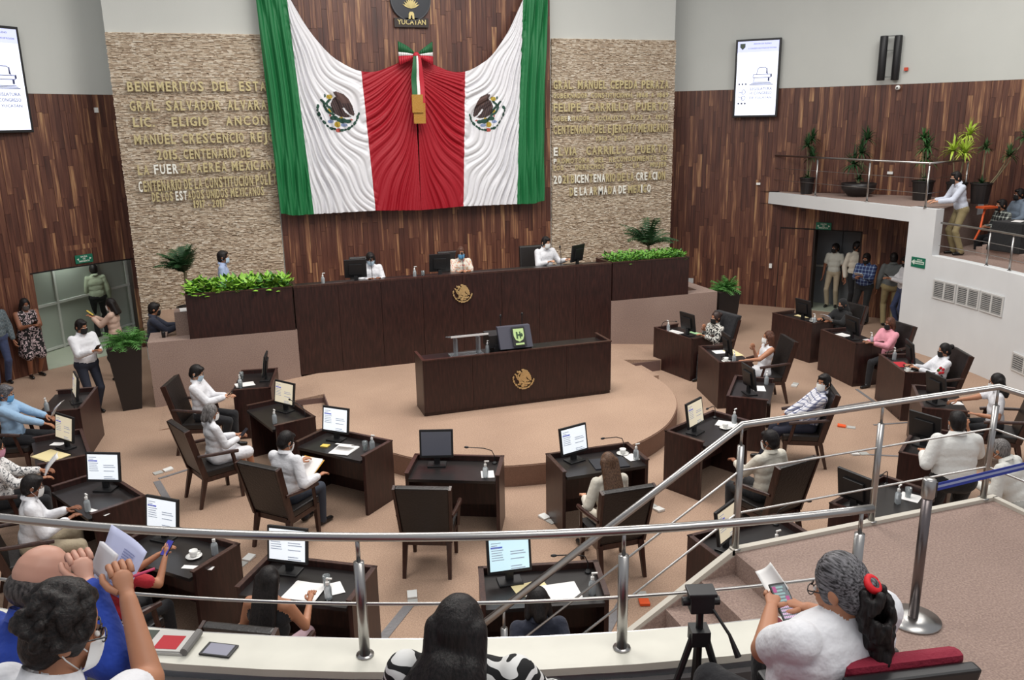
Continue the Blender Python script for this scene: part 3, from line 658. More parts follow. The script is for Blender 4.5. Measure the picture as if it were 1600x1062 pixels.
def leaf_clump(x0, x1, y0, y1, z, n, size, m, name, label, seed, up=.22):
    r = random.Random(seed); mb = MB()
    for _ in range(n):
        x, y = r.uniform(x0, x1), r.uniform(y0, y1); h = r.uniform(.02, up); a = r.uniform(0, 2*math.pi); tl = r.uniform(-.2, .9); s = size*r.uniform(.6, 1.2)
        d = Vector((math.cos(a)*math.cos(tl), math.sin(a)*math.cos(tl), math.sin(tl))); sd = Vector((-math.sin(a), math.cos(a), 0)); c = Vector((x, y, z+h)); nr = d.cross(sd)*-.12*s
        mi = 0 if r.random() < .75 else 1
        mb.add([c, c+d*s*.5+sd*s*.3+nr, c+d*s, c+d*s*.5-sd*s*.3+nr, c+d*s*.5], [(0,1,4),(1,2,4),(2,3,4),(3,0,4)], mi)
    o = mb.build(name, m); tag(o, label, 'plants', kind='stuff'); return o
leaf_clump(-4.75, -3.1, 2.24, 2.78, 1.84, 900, .16, [M_LEAFL, M_LEAF], 'trailing_foliage', 'lime green trailing leaves filling the planter box left of the presidium', 1, .24)
leaf_clump(3.25, 4.85, 2.24, 2.78, 1.84, 1800, .09, [mat('leaf_fresh', (104, 158, 58), .5), M_LEAF], 'bushy_foliage', 'small bright green leaves filling the planter box right of the presidium', 2, .2)

# speaker's podium
po = thing('speaker_podium', 'dark wood speaker podium with brass eagle on the round carpeted platform', 'podium', (.17, -.78, .3))
n = 4; a0, a1 = -1.57, 1.57
for k in range(n):
    a = a0+(a1-a0)*k/n; b = a0+(a1-a0)*(k+1)/n; mb = MB(); mb.box(a+.002, b-.002, 0, .03, .06, .89); mb.build('front_board', M_DESK, po)
for a in (a0, a1-.03): mb = MB(); mb.box(a, a+.03, .03, .56, 0.0, .89); mb.build('side_panel', M_DESK, po)
mb = MB(); mb.box(a0+.03, a1-.03, .02, .54, 0, .8); mb.build('body', M_DESK, po)
mb = MB(); mb.box(a0-.005, a1+.005, -.01, .04, .885, .905); mb.box(a0-.005, a0+.04, .04, .58, .885, .905); mb.box(a1-.04, a1+.005, .04, .58, .885, .905); mb.build('rim', M_DESKRIM, po)
mb = MB(); mb.box(a0+.03, a1-.03, .03, .56, .8, .83); mb.build('worktop', M_TOP, po)
relief_emblem((.17+.03, -.79, .73), .19, 'brass eagle emblem on the front of the speaker podium')
# acrylic lectern
ac = thing('acrylic_lectern', 'clear acrylic lectern standing on the left of the speaker podium', 'lectern', (-.62, -.5, 1.132))
acr = mat('acrylic', (205, 210, 214), .08, trans=.6)
mb = MB(); mb.box(-.27, .27, -.16, .16, 0, .015); mb.build('base_plate', acr, ac)
for x in (-.2, .17): mb = MB(); mb.box(x, x+.03, -.08, .08, .015, .3); mb.build('upright', acr, ac)
mb = MB(); mb.slabpts([(-.3,-.18,.355),(.3,-.18,.355),(.3,.16,.28),(-.3,.16,.28)], [(-.3,-.18,.37),(.3,-.18,.37),(.3,.16,.295),(-.3,.16,.295)]); mb.build('reading_plate', acr, ac)
mb = MB(); mb.box(-.3, .3, -.19, -.18, .35, .378); mb.build('front_lip', mat('acrylic_edge', (225, 225, 225), .3), ac)
# black console with shield plate
cs = thing('speaker_console', 'black console with green shield plate standing on the podium', 'console', (.12, -.5, 1.132))
mb = MB(); mb.box(-.32, .3, -.12, .2, 0, .15); mb.build('base', M_BLACK, cs)
mb = MB(); mb.slabpts([(-.26,-.24,.1),(.28,-.24,.1),(.28,-.16,.1),(-.26,-.16,.1)], [(-.26,-.08,.42),(.28,-.08,.42),(.28,.0,.42),(-.26,.0,.42)]); mb.build('panel', mat('slate_panel', (66, 66, 78), .5), cs)
mb = MB(); mb.box(-.4, -.18, -.1, .25, .1, .3); mb.build('housing', M_BLACK, cs)
MP = Matrix.Translation((.06, -.252, .13)) @ Matrix.Rotation(-math.atan2(.16, .32), 4, 'X')
mb = MB(); mb.M = MP; mb.box(-.11, .11, -.012, 0, 0, .31); mb.build('plate', M_BLACK, cs)
mb = MB(); mb.M = MP; SP = [(-.085,.28),(-.085,.16),(-.06,.1),(0,.07),(.06,.1),(.085,.16),(.085,.28)]
mb.slabpts([(x,-.012,z) for x, z in SP], [(x,-.02,z) for x, z in SP]); mb.box(-.07, .07, -.02, -.012, .02, .05); mb.build('shield', mat('pale_green_shield', (178, 204, 140), .5), cs)
mb = MB(); mb.M = MP; mb.box(-.045, -.02, -.024, -.02, .12, .23); mb.box(.01, .03, -.024, -.02, .12, .23); mb.box(-.02, .02, -.024, -.02, .165, .19); mb.ball((.045,-.02,.175), (.02,.006,.03)); mb.build('shield_figure', mat('shield_green', (40, 70, 40), .5), cs)
for x in (-.16, .2):
    mb = MB(); mb.tube([(x,.05,.4),(x,.05,.55)], .008); mb.ball((x,.05,.57), (.018,.018,.03)); mb.build('microphone', M_BLACK, cs)

# ------------------------------------------------------------------ delegate desk, chair and desk goods (prototypes)
def make_desk(label):
    t = thing('delegate_desk', label, 'desk', (0,0,0), 0, 'delegate desks in two rings')
    W, Dp, H_ = .525, .30, .8
    for s in (-1, 1): mb = MB(); mb.box(s*W-.02, s*W+.02, -Dp+.04, Dp, 0, H_-.012); mb.build('side_panel', M_DESK, t)
    mb = MB(); mb.box(-W+.02, W-.02, Dp-.03, Dp, .0, H_-.012); mb.build('front_panel', M_DESK, t)
    mb = MB(); mb.box(-W+.02, W-.02, -Dp, Dp-.03, .7, .735); mb.build('worktop', M_TOP, t)
    mb = MB(); mb.box(-W-.024, -W+.024, -Dp+.02, Dp+.004, H_-.012, H_); mb.box(W-.024, W+.024, -Dp+.02, Dp+.004, H_-.012, H_); mb.box(-W-.024, W+.024, Dp-.034, Dp+.006, H_-.012, H_); mb.build('rim', M_DESKRIM, t)
    mb = MB(); mb.box(-W+.02, W-.02, .1, .12, .25, .7); mb.build('modesty_panel', M_DESK, t)
    return t
def make_chair(label):
    t = thing('armchair', label, 'chair', (0,0,0), 0, 'dark armchairs at the delegate desks')
    mb = MB(); mb.box(-.26, .26, -.22, .28, .40, .485); mb.build('seat', M_LEATHER, t, bevel=.02)
    mb = MB(); mb.box(-.26, .26, -.22, .27, .34, .40); mb.build('seat_frame', M_CHAIRWOOD, t)
    mb = MB(); mb.slabpts([(-.25,-.25,.44),(.25,-.25,.44),(.25,-.18,.46),(-.25,-.18,.46)], [(-.28,-.42,1.08),(.28,-.42,1.08),(.28,-.345,1.09),(-.28,-.345,1.09)]); mb.build('backrest', M_LEATHER, t, bevel=.018)
    for s in (-1, 1): mb = MB(); mb.obox((s*.262,-.215,.40), (s*.292,-.385,1.08), .028, .075, up=(0,1,0)); mb.build('back_frame', M_CHAIRWOOD, t)
    for s in (-1, 1):
        mb = MB(); mb.slabpts([(s*.235-.018,.235,0),(s*.235+.018,.235,0),(s*.235+.018,.27,0),(s*.235-.018,.27,0)], [(s*.235-.028,.215,.4),(s*.235+.028,.215,.4),(s*.235+.028,.27,.4),(s*.235-.028,.27,.4)]); mb.build('leg', M_CHAIRWOOD, t)
        mb = MB(); mb.slabpts([(s*.245-.018,-.33,0),(s*.245+.018,-.33,0),(s*.245+.018,-.295,0),(s*.245-.018,-.295,0)], [(s*.235-.028,-.24,.4),(s*.235+.028,-.24,.4),(s*.235+.028,-.18,.4),(s*.235-.028,-.18,.4)]); mb.build('leg', M_CHAIRWOOD, t)
        mb = MB(); mb.tube([(s*.285,-.3,.72),(s*.3,-.1,.70),(s*.31,.1,.685),(s*.30,.22,.665)], [.02,.024,.026,.024], 8); mb.build('armrest', M_CHAIRWOOD, t)
        mb = MB(); mb.obox((s*.27,.2,.38), (s*.3,.14,.68), .03, .04); mb.build('arm_support', M_CHAIRWOOD, t)
    return t
def make_monitor(label, screen, lines):
    t = thing('monitor', label, 'monitor', (0,0,0), 0, 'flat monitors on the delegate desks')
    mb = MB(); mb.box(-.11, .11, -.06, .1, 0, .018); mb.build('base', M_BLACK, t, bevel=.006)
    mb = MB(); mb.box(-.035, .035, .02, .055, .015, .14); mb.build('stand', M_BLACK, t)
    MM = Matrix.Translation((0, 0, .1)) @ Matrix.Rotation(-.16, 4, 'X')
    mb = MB(); mb.M = MM; mb.box(-.2, .2, 0, .03, 0, .34); mb.box(-.12, .12, .03, .055, .06, .26); mb.build('casing', M_BLACK, t, bevel=.005)
    mb = MB(); mb.M = MM; mb.box(-.177, .177, -.003, .001, .03, .315); o = mb.build('display', screen, t)
    if lines:
        mb = MB(); mb.M = MM; r = random.Random(lines)
        if lines > 0:
            for k in range(9): 
                z = .28-.022*k; 
                if r.random() < .75: mb.box(-.16, -.16+r.uniform(.05, .12), -.0045, -.003, z, z+.007, 0)
                if r.random() < .6: mb.box(.01, .01+r.uniform(.08, .15), -.0045, -.003, z-.09, z-.082, 0)
            mb.box(-.165, -.06, -.0045, -.003, .235, .25, 1)
        tag(mb.build('screen_text', [M_TEXTG, M_TEXTB], o), kind='stuff')
    return t
def make_mic(label):
    t = thing('gooseneck_microphone', label, 'microphone', (0,0,0), 0, 'gooseneck microphones on the desks')
    mb = MB(); mb.lathe([(.03,0),(.03,.015),(.012,.03)], seg=10); mb.build('base', M_BLACK, t)
    mb = MB(); mb.tube([(0,0,.02),(0,0,.1),(-.03,-.01,.17),(-.12,-.04,.21),(-.3,-.08,.235)], .0055, 6); mb.build('neck', M_BLACK, t)
    mb = MB(); mb.ball((-.32,-.085,.237), (.03,.014,.014)); mb.build('head', M_BLACK, t, smooth=True); return t
def make_bottle(label):
    t = thing('sanitizer_bottle', label, 'bottle', (0,0,0), 0, 'pump bottles of sanitizer')
    mb = MB(); mb.lathe([(.030,0),(.033,.01),(.033,.10),(.028,.12),(.014,.135),(.013,.145)], seg=12); mb.build('bottle_body', M_BOTTLE, t, smooth=True)
    mb = MB(); mb.lathe([(.016,.14),(.016,.165),(.006,.17),(.006,.195)], seg=10); mb.obox((-.008,0,.198), (.045,0,.2), .014, .012); mb.build('pump', M_PORC, t); return t
def make_cup(label):
    t = thing('coffee_cup', label, 'cup', (0,0,0), 0, 'white coffee cups on saucers')
    mb = MB(); mb.lathe([(.035,0),(.045,.008),(.075,.016),(.076,.019),(.04,.012)], seg=18); mb.build('saucer', M_PORC, t, smooth=True)
    mb = MB(); mb.lathe([(.022,.012),(.034,.03),(.040,.075),(.037,.075),(.03,.03)], seg=16); mb.build('cup_body', M_PORC, t, smooth=True)
    mb = MB(); mb.tube([(.038,0,.065),(.062,0,.06),(.062,0,.035),(.036,0,.03)], .004, 6); mb.build('handle', M_PORC, t); return t
def make_glass(label):
    mb = MB(); mb.lathe([(.028,0),(.035,.11),(.033,.11),(.026,.006)], seg=16); o = mb.build('drinking_glass', M_GLASS, None, smooth=True); return tag(o, label, 'glass')
def sheets(n, W, Dp, m=M_PAPER, seed=1, curl=0):
    r = random.Random(seed); mb = MB()
    for k in range(n):
        mb.M = Matrix.Translation((r.uniform(-.01,.01), r.uniform(-.01,.01), .0025*k)) @ Matrix.Rotation(r.uniform(-.06,.06), 4, 'Z'); mb.box(-W/2, W/2, -Dp/2, Dp/2, 0, .0022)
    mb.M = None
    if curl:
        m_ = 10; vs = []
        for i in range(m_+1):
            a = i/m_*math.pi*.9; vs += [(-W/2+.02*i/m_, Dp/2-.06+.05*math.sin(a)-.12*i/m_, .008+.05*(1-math.cos(a))*.5+.02), (W/2-.02, Dp/2-.06+.05*math.sin(a)-.12*i/m_, .008+.05*(1-math.cos(a))*.5+.02)]
        mb.add(vs, [(2*i, 2*i+1, 2*i+3, 2*i+2) for i in range(m_)])
    return mb
# ------------------------------------------------------------------ people: limbs, trunk and head as overlapping volumes fused into one skin
I4 = Matrix.Identity(4)
class Prim:
    def __init__(s, p0, p1, r0, r1, m, sc=(1,1,1), M=I4):
        s.sc = np.array(sc, float); s.a = np.array(p0, float)/s.sc; s.b = np.array(p1, float)/s.sc; s.r0, s.r1, s.m, s.M = r0, r1, m, M
        s.Mi = np.array(M.inverted())
    def emit(s, mb, seg=14):
        a, b = Vector(s.a), Vector(s.b); d = b-a; L = d.length
        if L < 1e-5: z = Vector((0,0,1)); 
        else: z = d/L
        x = z.cross(Vector((1,0,0)) if abs(z.x) < .8 else Vector((0,1,0))).normalized(); y = z.cross(x)
        rings = []
        for k in range(1, 5): t = -math.pi/2+math.pi/2*k/4.0; rings.append((a, s.r0, t)) if k < 4 else rings.append((a, s.r0, 0))
        for k in range(0, 4): rings.append((b, s.r1, math.pi/2*k/4.0))
        vs = [a-z*s.r0]
        for c, r, t in rings:
            for k in range(seg):
                an = 2*math.pi*k/seg; vs.append(c+z*r*math.sin(t)+(x*math.cos(an)+y*math.sin(an))*r*math.cos(t))
        vs.append(b+z*s.r1); n = len(rings); Lx = len(vs)-1
        fs = [(0, 1+(k+1) % seg, 1+k) for k in range(seg)] + [(1+i*seg+k, 1+i*seg+(k+1) % seg, 1+(i+1)*seg+(k+1) % seg, 1+(i+1)*seg+k) for i in range(n-1) for k in range(seg)] + [(1+(n-1)*seg+k, 1+(n-1)*seg+(k+1) % seg, Lx) for k in range(seg)]
        mb.add([s.M @ Vector((v.x*s.sc[0], v.y*s.sc[1], v.z*s.sc[2])) for v in vs], fs)
    def dist(s, P):
        Q = (P @ s.Mi[:3, :3].T + s.Mi[:3, 3])/s.sc; ab = s.b-s.a; L = ab @ ab
        t = np.clip(((Q-s.a) @ ab)/L, 0, 1) if L > 1e-9 else np.zeros(len(Q))
        return (np.linalg.norm(Q-s.a-t[:, None]*ab, axis=1)-(s.r0+(s.r1-s.r0)*t))*s.sc.mean()
def fuse(name, prims, mats, parent, voxel, smooth_it=3, extra=None):
    mb = MB()
    for p in prims: p.emit(mb)
    o = mb.build('tmp', [], None); md = o.modifiers.new('r', 'REMESH'); md.mode = 'VOXEL'; md.voxel_size = voxel; md.use_smooth_shade = True
    sm = o.modifiers.new('s', 'SMOOTH'); sm.factor = .5; sm.iterations = smooth_it
    bpy.context.view_layer.update(); me = bpy.data.meshes.new_from_object(o.evaluated_get(bpy.context.evaluated_depsgraph_get())); bpy.data.objects.remove(o)
    n = len(me.polygons); C = np.empty(n*3); me.polygons.foreach_get('center', C); C = C.reshape(-1, 3)
    D_ = np.stack([p.dist(C) for p in prims]); idx = np.array([p.m for p in prims])[D_.argmin(0)]
    me.materials.clear()
    for m in mats: me.materials.append(m)
    me.polygons.foreach_set('material_index', idx.astype(np.int32)); me.polygons.foreach_set('use_smooth', [True]*n); me.update()
    if extra and extra.v:
        em = extra.mesh('x', mats, True); bm = bmesh.new(); bm.from_mesh(me); bm.from_mesh(em); bm.to_mesh(me); bm.free(); bpy.data.meshes.remove(em)
    me.name = name; return link(name, me, parent)
def ik(S, W, l1, l2, pole):
    d = W-S; L = min(d.length, (l1+l2)*.995); d = d.normalized(); W = S+d*L
    x = (l1*l1-l2*l2+L*L)/(2*L); h = math.sqrt(max(0, l1*l1-x*x)); pl = Vector(pole); pl = (pl-d*pl.dot(d)).normalized(); return S+d*x+pl*h, W
SK1, SK2, SK3 = mat('skin_tan', (176, 122, 92), .55), mat('skin_light', (204, 152, 122), .55), mat('skin_brown', (138, 90, 66), .55)
def hairmat(name, c0, c1, st=(130, 130, 9)):
    def bl(nt):
        g = nt.nodes.new('ShaderNodeTexCoord'); mu = nt.nodes.new('ShaderNodeVectorMath'); mu.operation = 'MULTIPLY'; mu.inputs[1].default_value = st
        nt.links.new(g.outputs['Object'], mu.inputs[0]); n = nt.nodes.new('ShaderNodeTexNoise'); n.inputs['Scale'].default_value = 1; n.inputs['Detail'].default_value = 3; nt.links.new(mu.outputs[0], n.inputs['Vector']); return n.outputs['Fac']
    m = ramp_mat(name, [(.35, c0), (.65, c1)], .5, bl, .35); m.node_tree.nodes['Principled BSDF'].inputs['Specular IOR Level'].default_value = .3; return m
HB = hairmat('hair_black', (12, 10, 10), (34, 28, 28)); HBR = hairmat('hair_brown', (62, 42, 32), (112, 84, 64)); HG = hairmat('hair_grey', (62, 58, 58), (140, 136, 134)); HRB = hairmat('hair_auburn', (52, 32, 26), (104, 66, 48))
HSALT = hairmat('hair_salt', (24, 22, 24), (120, 118, 122), (150, 22, 150)); HC = hairmat('hair_curly', (10, 8, 8), (38, 30, 28), (110, 110, 110))
def cloth(n, rgb, b=.8): return mat('cloth_'+n, rgb, .85, bump=(13, b), sheen=.1)
WHT = cloth('white', (222, 222, 226)); CRM = cloth('cream', (214, 208, 194)); LBL = cloth('light_blue', (150, 182, 212)); NAV = cloth('navy', (38, 42, 58)); DRK = cloth('dark', (26, 26, 30)); BLUE = cloth('royal_blue', (28, 62, 160))
BEI = cloth('beige', (172, 158, 134)); PNK = cloth('pink', (222, 150, 164)); GRY = cloth('grey', (92, 96, 96)); KHA = cloth('khaki', (142, 128, 92)); JEAN = cloth('jeans', (54, 64, 96)); REDC = cloth('red', (170, 30, 44)); TAN = cloth('rose_beige', (206, 176, 158)); PGR = cloth('pale_green', (150, 160, 138)); BLK = cloth('black', (18, 18, 20))
MSKW = mat('mask_white', (236, 236, 234), .8); MSKB = mat('mask_blue', (104, 168, 214), .8); MSKK = mat('mask_black', (20, 20, 22), .8); MSKP = mat('mask_pink', (214, 150, 170), .8); MSKL = mat('mask_pale_blue', (186, 208, 224), .8); MSKG = mat('mask_grey', (84, 80, 78), .8)
SHOE = mat('shoe_black', (20, 18, 18), .35); SHOEW = mat('shoe_light', (200, 196, 188), .5)
def pattern(name, cols, kind, scale):
    if name in MATS: return MATS[name]
    m = bpy.data.materials.new(name); m.use_nodes = True; nt = m.node_tree; b = nt.nodes['Principled BSDF']; b.inputs['Roughness'].default_value = .85
    tc = nt.nodes.new('ShaderNodeTexCoord'); cr = nt.nodes.new('ShaderNodeValToRGB'); cr.color_ramp.interpolation = 'CONSTANT'
    e = cr.color_ramp.elements
    while len(e) < len(cols): e.new(.5)
    for k, (p, c) in enumerate(cols): e[k].position = p; e[k].color = (*lin(c), 1)
    if kind == 'plaid':
        fs = []
        for ax in (0, 2):
            sp = nt.nodes.new('ShaderNodeSeparateXYZ'); nt.links.new(tc.outputs['Object'], sp.inputs[0])
            mu = nt.nodes.new('ShaderNodeMath'); mu.operation = 'MULTIPLY'; mu.inputs[1].default_value = scale; nt.links.new(sp.outputs[ax], mu.inputs[0])
            fr = nt.nodes.new('ShaderNodeMath'); fr.operation = 'PINGPONG'; fr.inputs[1].default_value = 1; nt.links.new(mu.outputs[0], fr.inputs[0])
            gt = nt.nodes.new('ShaderNodeMath'); gt.operation = 'GREATER_THAN'; gt.inputs[1].default_value = .76; nt.links.new(fr.outputs[0], gt.inputs[0]); fs.append(gt)
        a = nt.nodes.new('ShaderNodeMath'); a.operation = 'ADD'; nt.links.new(fs[0].outputs[0], a.inputs[0]); nt.links.new(fs[1].outputs[0], a.inputs[1])
        h = nt.nodes.new('ShaderNodeMath'); h.operation = 'MULTIPLY'; h.inputs[1].default_value = .49; nt.links.new(a.outputs[0], h.inputs[0]); src = h.outputs[0]
    elif kind == 'blobs':
        n = nt.nodes.new('ShaderNodeTexNoise'); n.inputs['Scale'].default_value = scale; n.inputs['Detail'].default_value = 1; nt.links.new(tc.outputs['Object'], n.inputs['Vector']); src = n.outputs['Fac']
    else:
        n = nt.nodes.new('ShaderNodeTexWave'); n.inputs['Scale'].default_value = scale; n.inputs['Distortion'].default_value = 7; n.inputs['Detail'].default_value = 1; n.inputs['Detail Scale'].default_value = 1.4; n.bands_direction = 'Z'
        nt.links.new(tc.outputs['Object'], n.inputs['Vector']); src = n.outputs['Fac']
    nt.links.new(src, cr.inputs[0]); nt.links.new(cr.outputs[0], b.inputs['Base Color']); MATS[name] = m; return m
PLW = pattern('plaid_white_navy', [(0, (218, 218, 224)), (.4, (130, 134, 160)), (.8, (50, 56, 90))], 'plaid', 40)
PLB = pattern('plaid_blue', [(0, (38, 50, 92)), (.4, (96, 116, 150)), (.8, (150, 164, 184))], 'plaid', 26)
PLK = pattern('plaid_black_white', [(0, (40, 42, 44)), (.4, (128, 134, 128)), (.8, (210, 214, 206))], 'plaid', 22)
FLO = pattern('floral_black', [(0, (20, 18, 20)), (.52, (196, 176, 178)), (.62, (120, 100, 104)), (.66, (24, 20, 22))], 'blobs', 22)
FLW = pattern('floral_white', [(0, (226, 224, 222)), (.52, (90, 92, 96)), (.6, (222, 220, 218))], 'blobs', 26)
ZEB = pattern('zebra', [(0, (16, 16, 18)), (.52, (220, 220, 218))], 'wave', 7)
BWP = pattern('print_black_white', [(0, (30, 30, 32)), (.47, (214, 212, 204)), (.62, (60, 60, 62))], 'blobs', 30)
EMB = pattern('embroidered', [(0, (222, 214, 200)), (.56, (196, 90, 110)), (.62, (226, 190, 80)), (.66, (222, 214, 200))], 'blobs', 30)

def hair_prims(style, T):
    """prims in the head frame (y forward); skull radii about .078 .098 .115"""
    P = []
    def e(c, r, m=0): P.append(Prim(c, c, 1, 1, m, sc=r, M=T @ Matrix.Translation(c) if False else T)) if False else P.append(Prim((c[0],c[1],c[2]), (c[0],c[1],c[2]), 1, 1, m, sc=r, M=T))
    def ell(c, r): 
        M = T @ Matrix.Translation(Vector(c)); P.append(Prim((0,0,0), (0,0,0), 1, 1, 0, sc=r, M=M))
    def cap(a, b, r0, r1, sc=(1,1,1)): P.append(Prim(a, b, r0, r1, 0, sc=sc, M=T))
    if style == 'bald':
        ell((0,-.045,-.03), (.088,.068,.062)); ell((-.066,-.005,-.012), (.022,.05,.045)); ell((.066,-.005,-.012), (.022,.05,.045)); return P
    ell((0,-.02,.022), (.088,.098,.108)); ell((0,-.045,-.03), (.08,.062,.075))
    for s in (-1, 1): ell((s*.07,.015,.0), (.018,.03,.045))
    if style == 'short': ell((0,.04,.085), (.06,.045,.03))
    if style == 'curly':
        r = random.Random(5)
        for _ in range(150):
            a, b = r.uniform(0, 6.28), r.uniform(-.3, 1.5); v = Vector((math.cos(a)*math.cos(b)*.088, math.sin(a)*math.cos(b)*.098-.02, math.sin(b)*.108+.02))
            if v.y < .055 or v.z > .09: ell(v*1.06, (.017,.017,.017))
    if style in ('long', 'verylong', 'wavy'):
        Lg = {'long': .2, 'verylong': .42, 'wavy': .26}[style]
        for s in (-1, -.5, 0, .5, 1): cap((s*.062,-.05,.02), (s*.085,-.07-.02*(1-abs(s)),-Lg), .045, .034)
        if style == 'wavy':
            for s in (-1, 1): cap((s*.07,.0,.02), (s*.10,-.01,-Lg*.8), .032, .03)
        if style != 'verylong':
            for s in (-1, 1): cap((s*.075,-.01,.02), (s*.085,.0,-Lg*.7), .022, .02)
    if style == 'bob':
        for s in (-1, 1): cap((s*.072,-.01,.02), (s*.085,-.01,-.1), .03, .03)
        cap((0,-.06,0), (0,-.07,-.1), .06, .055)
    if style == 'bun': ell((0,-.13,.03), (.045,.045,.045))
    if style == 'ponytail':
        ell((0,-.118,.0), (.03,.03,.03))
    if style == 'scarf':
        cap((0,-.04,-.05), (0,-.03,-.17), .085, .11); ell((0,.0,-.09), (.09,.08,.05))
    return P

def person(label, face, pose='sit', head=None, pos=None, floor=0.0, s=1.0, b=1.0, shirt=WHT, pants=DRK, shoe=SHOE, skin=SK1, sleeve='long', hair='short', hairm=HB, mask=MSKW,
           lean=0.0, hl=None, hr=None, hpitch=.15, hyaw=0.0, skirt=False, seat=.47, voxel=.014, fingers=None, legs=None, group=None, curl=.5, glasses=False, extra_prims=None, hair_extra=None, bare_shoulder=False, pole=(0,-.35,-1), tuck=False, sidelean=0.0, hn=None, armtwist=None, trunk_twist=0, eyes=True, wl=None, wr=None, collar=True, neck=1.0):
    V_ = Vector; sit = pose == 'sit'; crouch = pose == 'crouch'
    hz = (seat+.085) if sit else (.46 if crouch else .89*s)
    cl, sl = math.cos(lean), math.sin(lean)
    def up(h, y=0, x=0): return V_((x+sidelean*h, y*cl+h*sl, hz+h*cl-y*sl))
    neckb = up(.49*s); hc = neckb+V_((sidelean*.1, math.sin(lean+.12)*.15*s+(1-neck)*.05, math.cos(lean+.12)*.145*s*neck))
    T = Matrix.Translation(hc) @ Matrix.Rotation(hyaw, 4, 'Z') @ Matrix.Rotation(-hpitch, 4, 'X') @ Matrix.Scale(s, 4)
    Rz = Matrix.Rotation(face-math.pi/2, 3, 'Z')
    if pos is None:
        hw = at(*head); off = Rz @ V_((hc.x, hc.y, 0)); pos = (hw.x-off.x, hw.y-off.y)
    if floor is None: floor = head[2]-hc.z
    t = thing('person', label, 'person', (pos[0], pos[1], floor), face-math.pi/2, group)
    if wl is not None: hl = Rz.transposed() @ (Vector(wl)-Vector((pos[0], pos[1], floor)))
    if wr is not None: hr = Rz.transposed() @ (Vector(wr)-Vector((pos[0], pos[1], floor)))
    P = []; SKN, SH, PA, SO = 0, 1, 2, 3
    def cap(a, c, r0, r1, m, sc=(1,1,1)): P.append(Prim(a, c, r0, r1, m, sc))
    def ell(c, r, m, M=I4, R=0): P.append(Prim((0,0,0), (0,0,0), 1, 1, m, sc=r, M=M @ Matrix.Translation(V_(c))))
    TR = Matrix.Translation((0,0,hz)) @ Matrix.Rotation(-lean, 4, 'X') @ Matrix.Rotation(trunk_twist, 4, 'Z')
    bt = b
    def tcap(a, c, r0, r1, m, sc=(1,1,1)): P.append(Prim(a, c, r0, r1, m, sc, TR))
    SHm = SH
    tcap((-.07*b,0,.0), (.07*b,0,.0), .115*b, .115*b, SHm if skirt else PA, (1,.95,.95))
    tcap((-.03*b,.005,.09), (.03*b,.0,.09), .138*b*s, .138*b*s, SHm, (1,.84,1)); tcap((-.04*b,.01,.22*s), (.04*b,.01,.22*s), .132*b*s, .132*b*s, SHm, (1,.80,1))
    tcap((-.06*b,.0,.34*s), (.06*b,.0,.34*s), .128*s*(1+(b-1)*.7), .128*s*(1+(b-1)*.7), SHm, (1,.78,1.02))
    sw = .165*s*(1+(b-1)*.5)
    tcap((-sw+.02,-.01,.445*s), (sw-.02,-.01,.445*s), .062*s, .062*s, SHm if not bare_shoulder else SKN, (1,1,.85)); tcap((-.06,-.01,.47*s), (.06,-.01,.47*s), .055*s, .055*s, SHm if not bare_shoulder else SKN)
    cap(up(.47*s), tuple(hc-V_((0,.015,.03))), .053*s*(.5+.5*b), .05*s*(.5+.5*b), SKN)
    if not bare_shoulder and sleeve != 'none': tcap((0,-.005,.485*s), (0,0,.515*s), .064*s, .056*s, SHm)
    # head
    ell((0,-.012,.02), (.077,.094,.098), SKN, T); ell((0,.018,-.045), (.058,.07,.072), SKN, T); ell((0,.064,-.088), (.028,.026,.024), SKN, T); ell((0,.094,-.025), (.013,.022,.026), SKN, T)
    for q in (-1, 1): ell((q*.08,-.008,-.012), (.011,.022,.032), SKN, T); ell((q*.035,.065,-.03), (.024,.022,.024), SKN, T)
    # arms
    ua, fa = .285*s, .25*s; ex = MB(); hands = []
    for sd, W in ((-1, hl), (1, hr)):
        S = TR @ V_((sd*sw, -.01, .445*s))
        if W is None: W = V_((sd*.24*b, .30, hz+.10)) if sit else V_((sd*(.25*b), .05, hz-.07))
        W = V_(W); pp = V_(pole); pp.x = sd*abs(pp.x) if pp.x else sd*.45
        if armtwist: pp = V_((sd*armtwist[0], armtwist[1], armtwist[2]))
        El, W = ik(S, W, ua, fa, pp)
        au = SH if sleeve in ('long', 'short') else SKN; af = SH if sleeve == 'long' else SKN
        rb = .5+.5*b
        cap(S, El, .055*s*rb, .043*s*rb, SKN if au == SKN else (SH if sleeve == 'long' else SKN))
        if sleeve == 'short': cap(S, S.lerp(El, .62), .064*s*rb, .064*s*rb, SH)
        if sleeve == 'long': cap(S, El, .064*s*rb, .06*s*rb, SH); cap(El, El.lerp(W, .88), .06*s*rb, .046*s*rb, SH)
        cap(El, W, .041*s*rb, .027*s, SKN)
        fd = (W-El).normalized(); d = fd
        if hn and hn.get(sd): d = V_(hn[sd][0]).normalized(); nr = V_(hn[sd][1])
        else: nr = V_((0,0,1)) if abs(fd.z) < .8 else V_((sd*-1.,0,0))
        nr = (nr-d*nr.dot(d)).normalized(); lat = d.cross(nr)*(1)          # nr: back of hand
        tdir = lat if (lat.x*sd < 0) else -lat                              # thumb towards the body
        pc = W+d*.045*s
        Mh = Matrix(((tdir.x, d.x, nr.x, pc.x), (tdir.y, d.y, nr.y, pc.y), (tdir.z, d.z, nr.z, pc.z), (0,0,0,1)))
        P.append(Prim((0,-.02,0), (0,.025,0), .022*s, .03*s, SKN, (1.2,1,.55), Mh))
        sg = 7 if voxel > .01 else 10
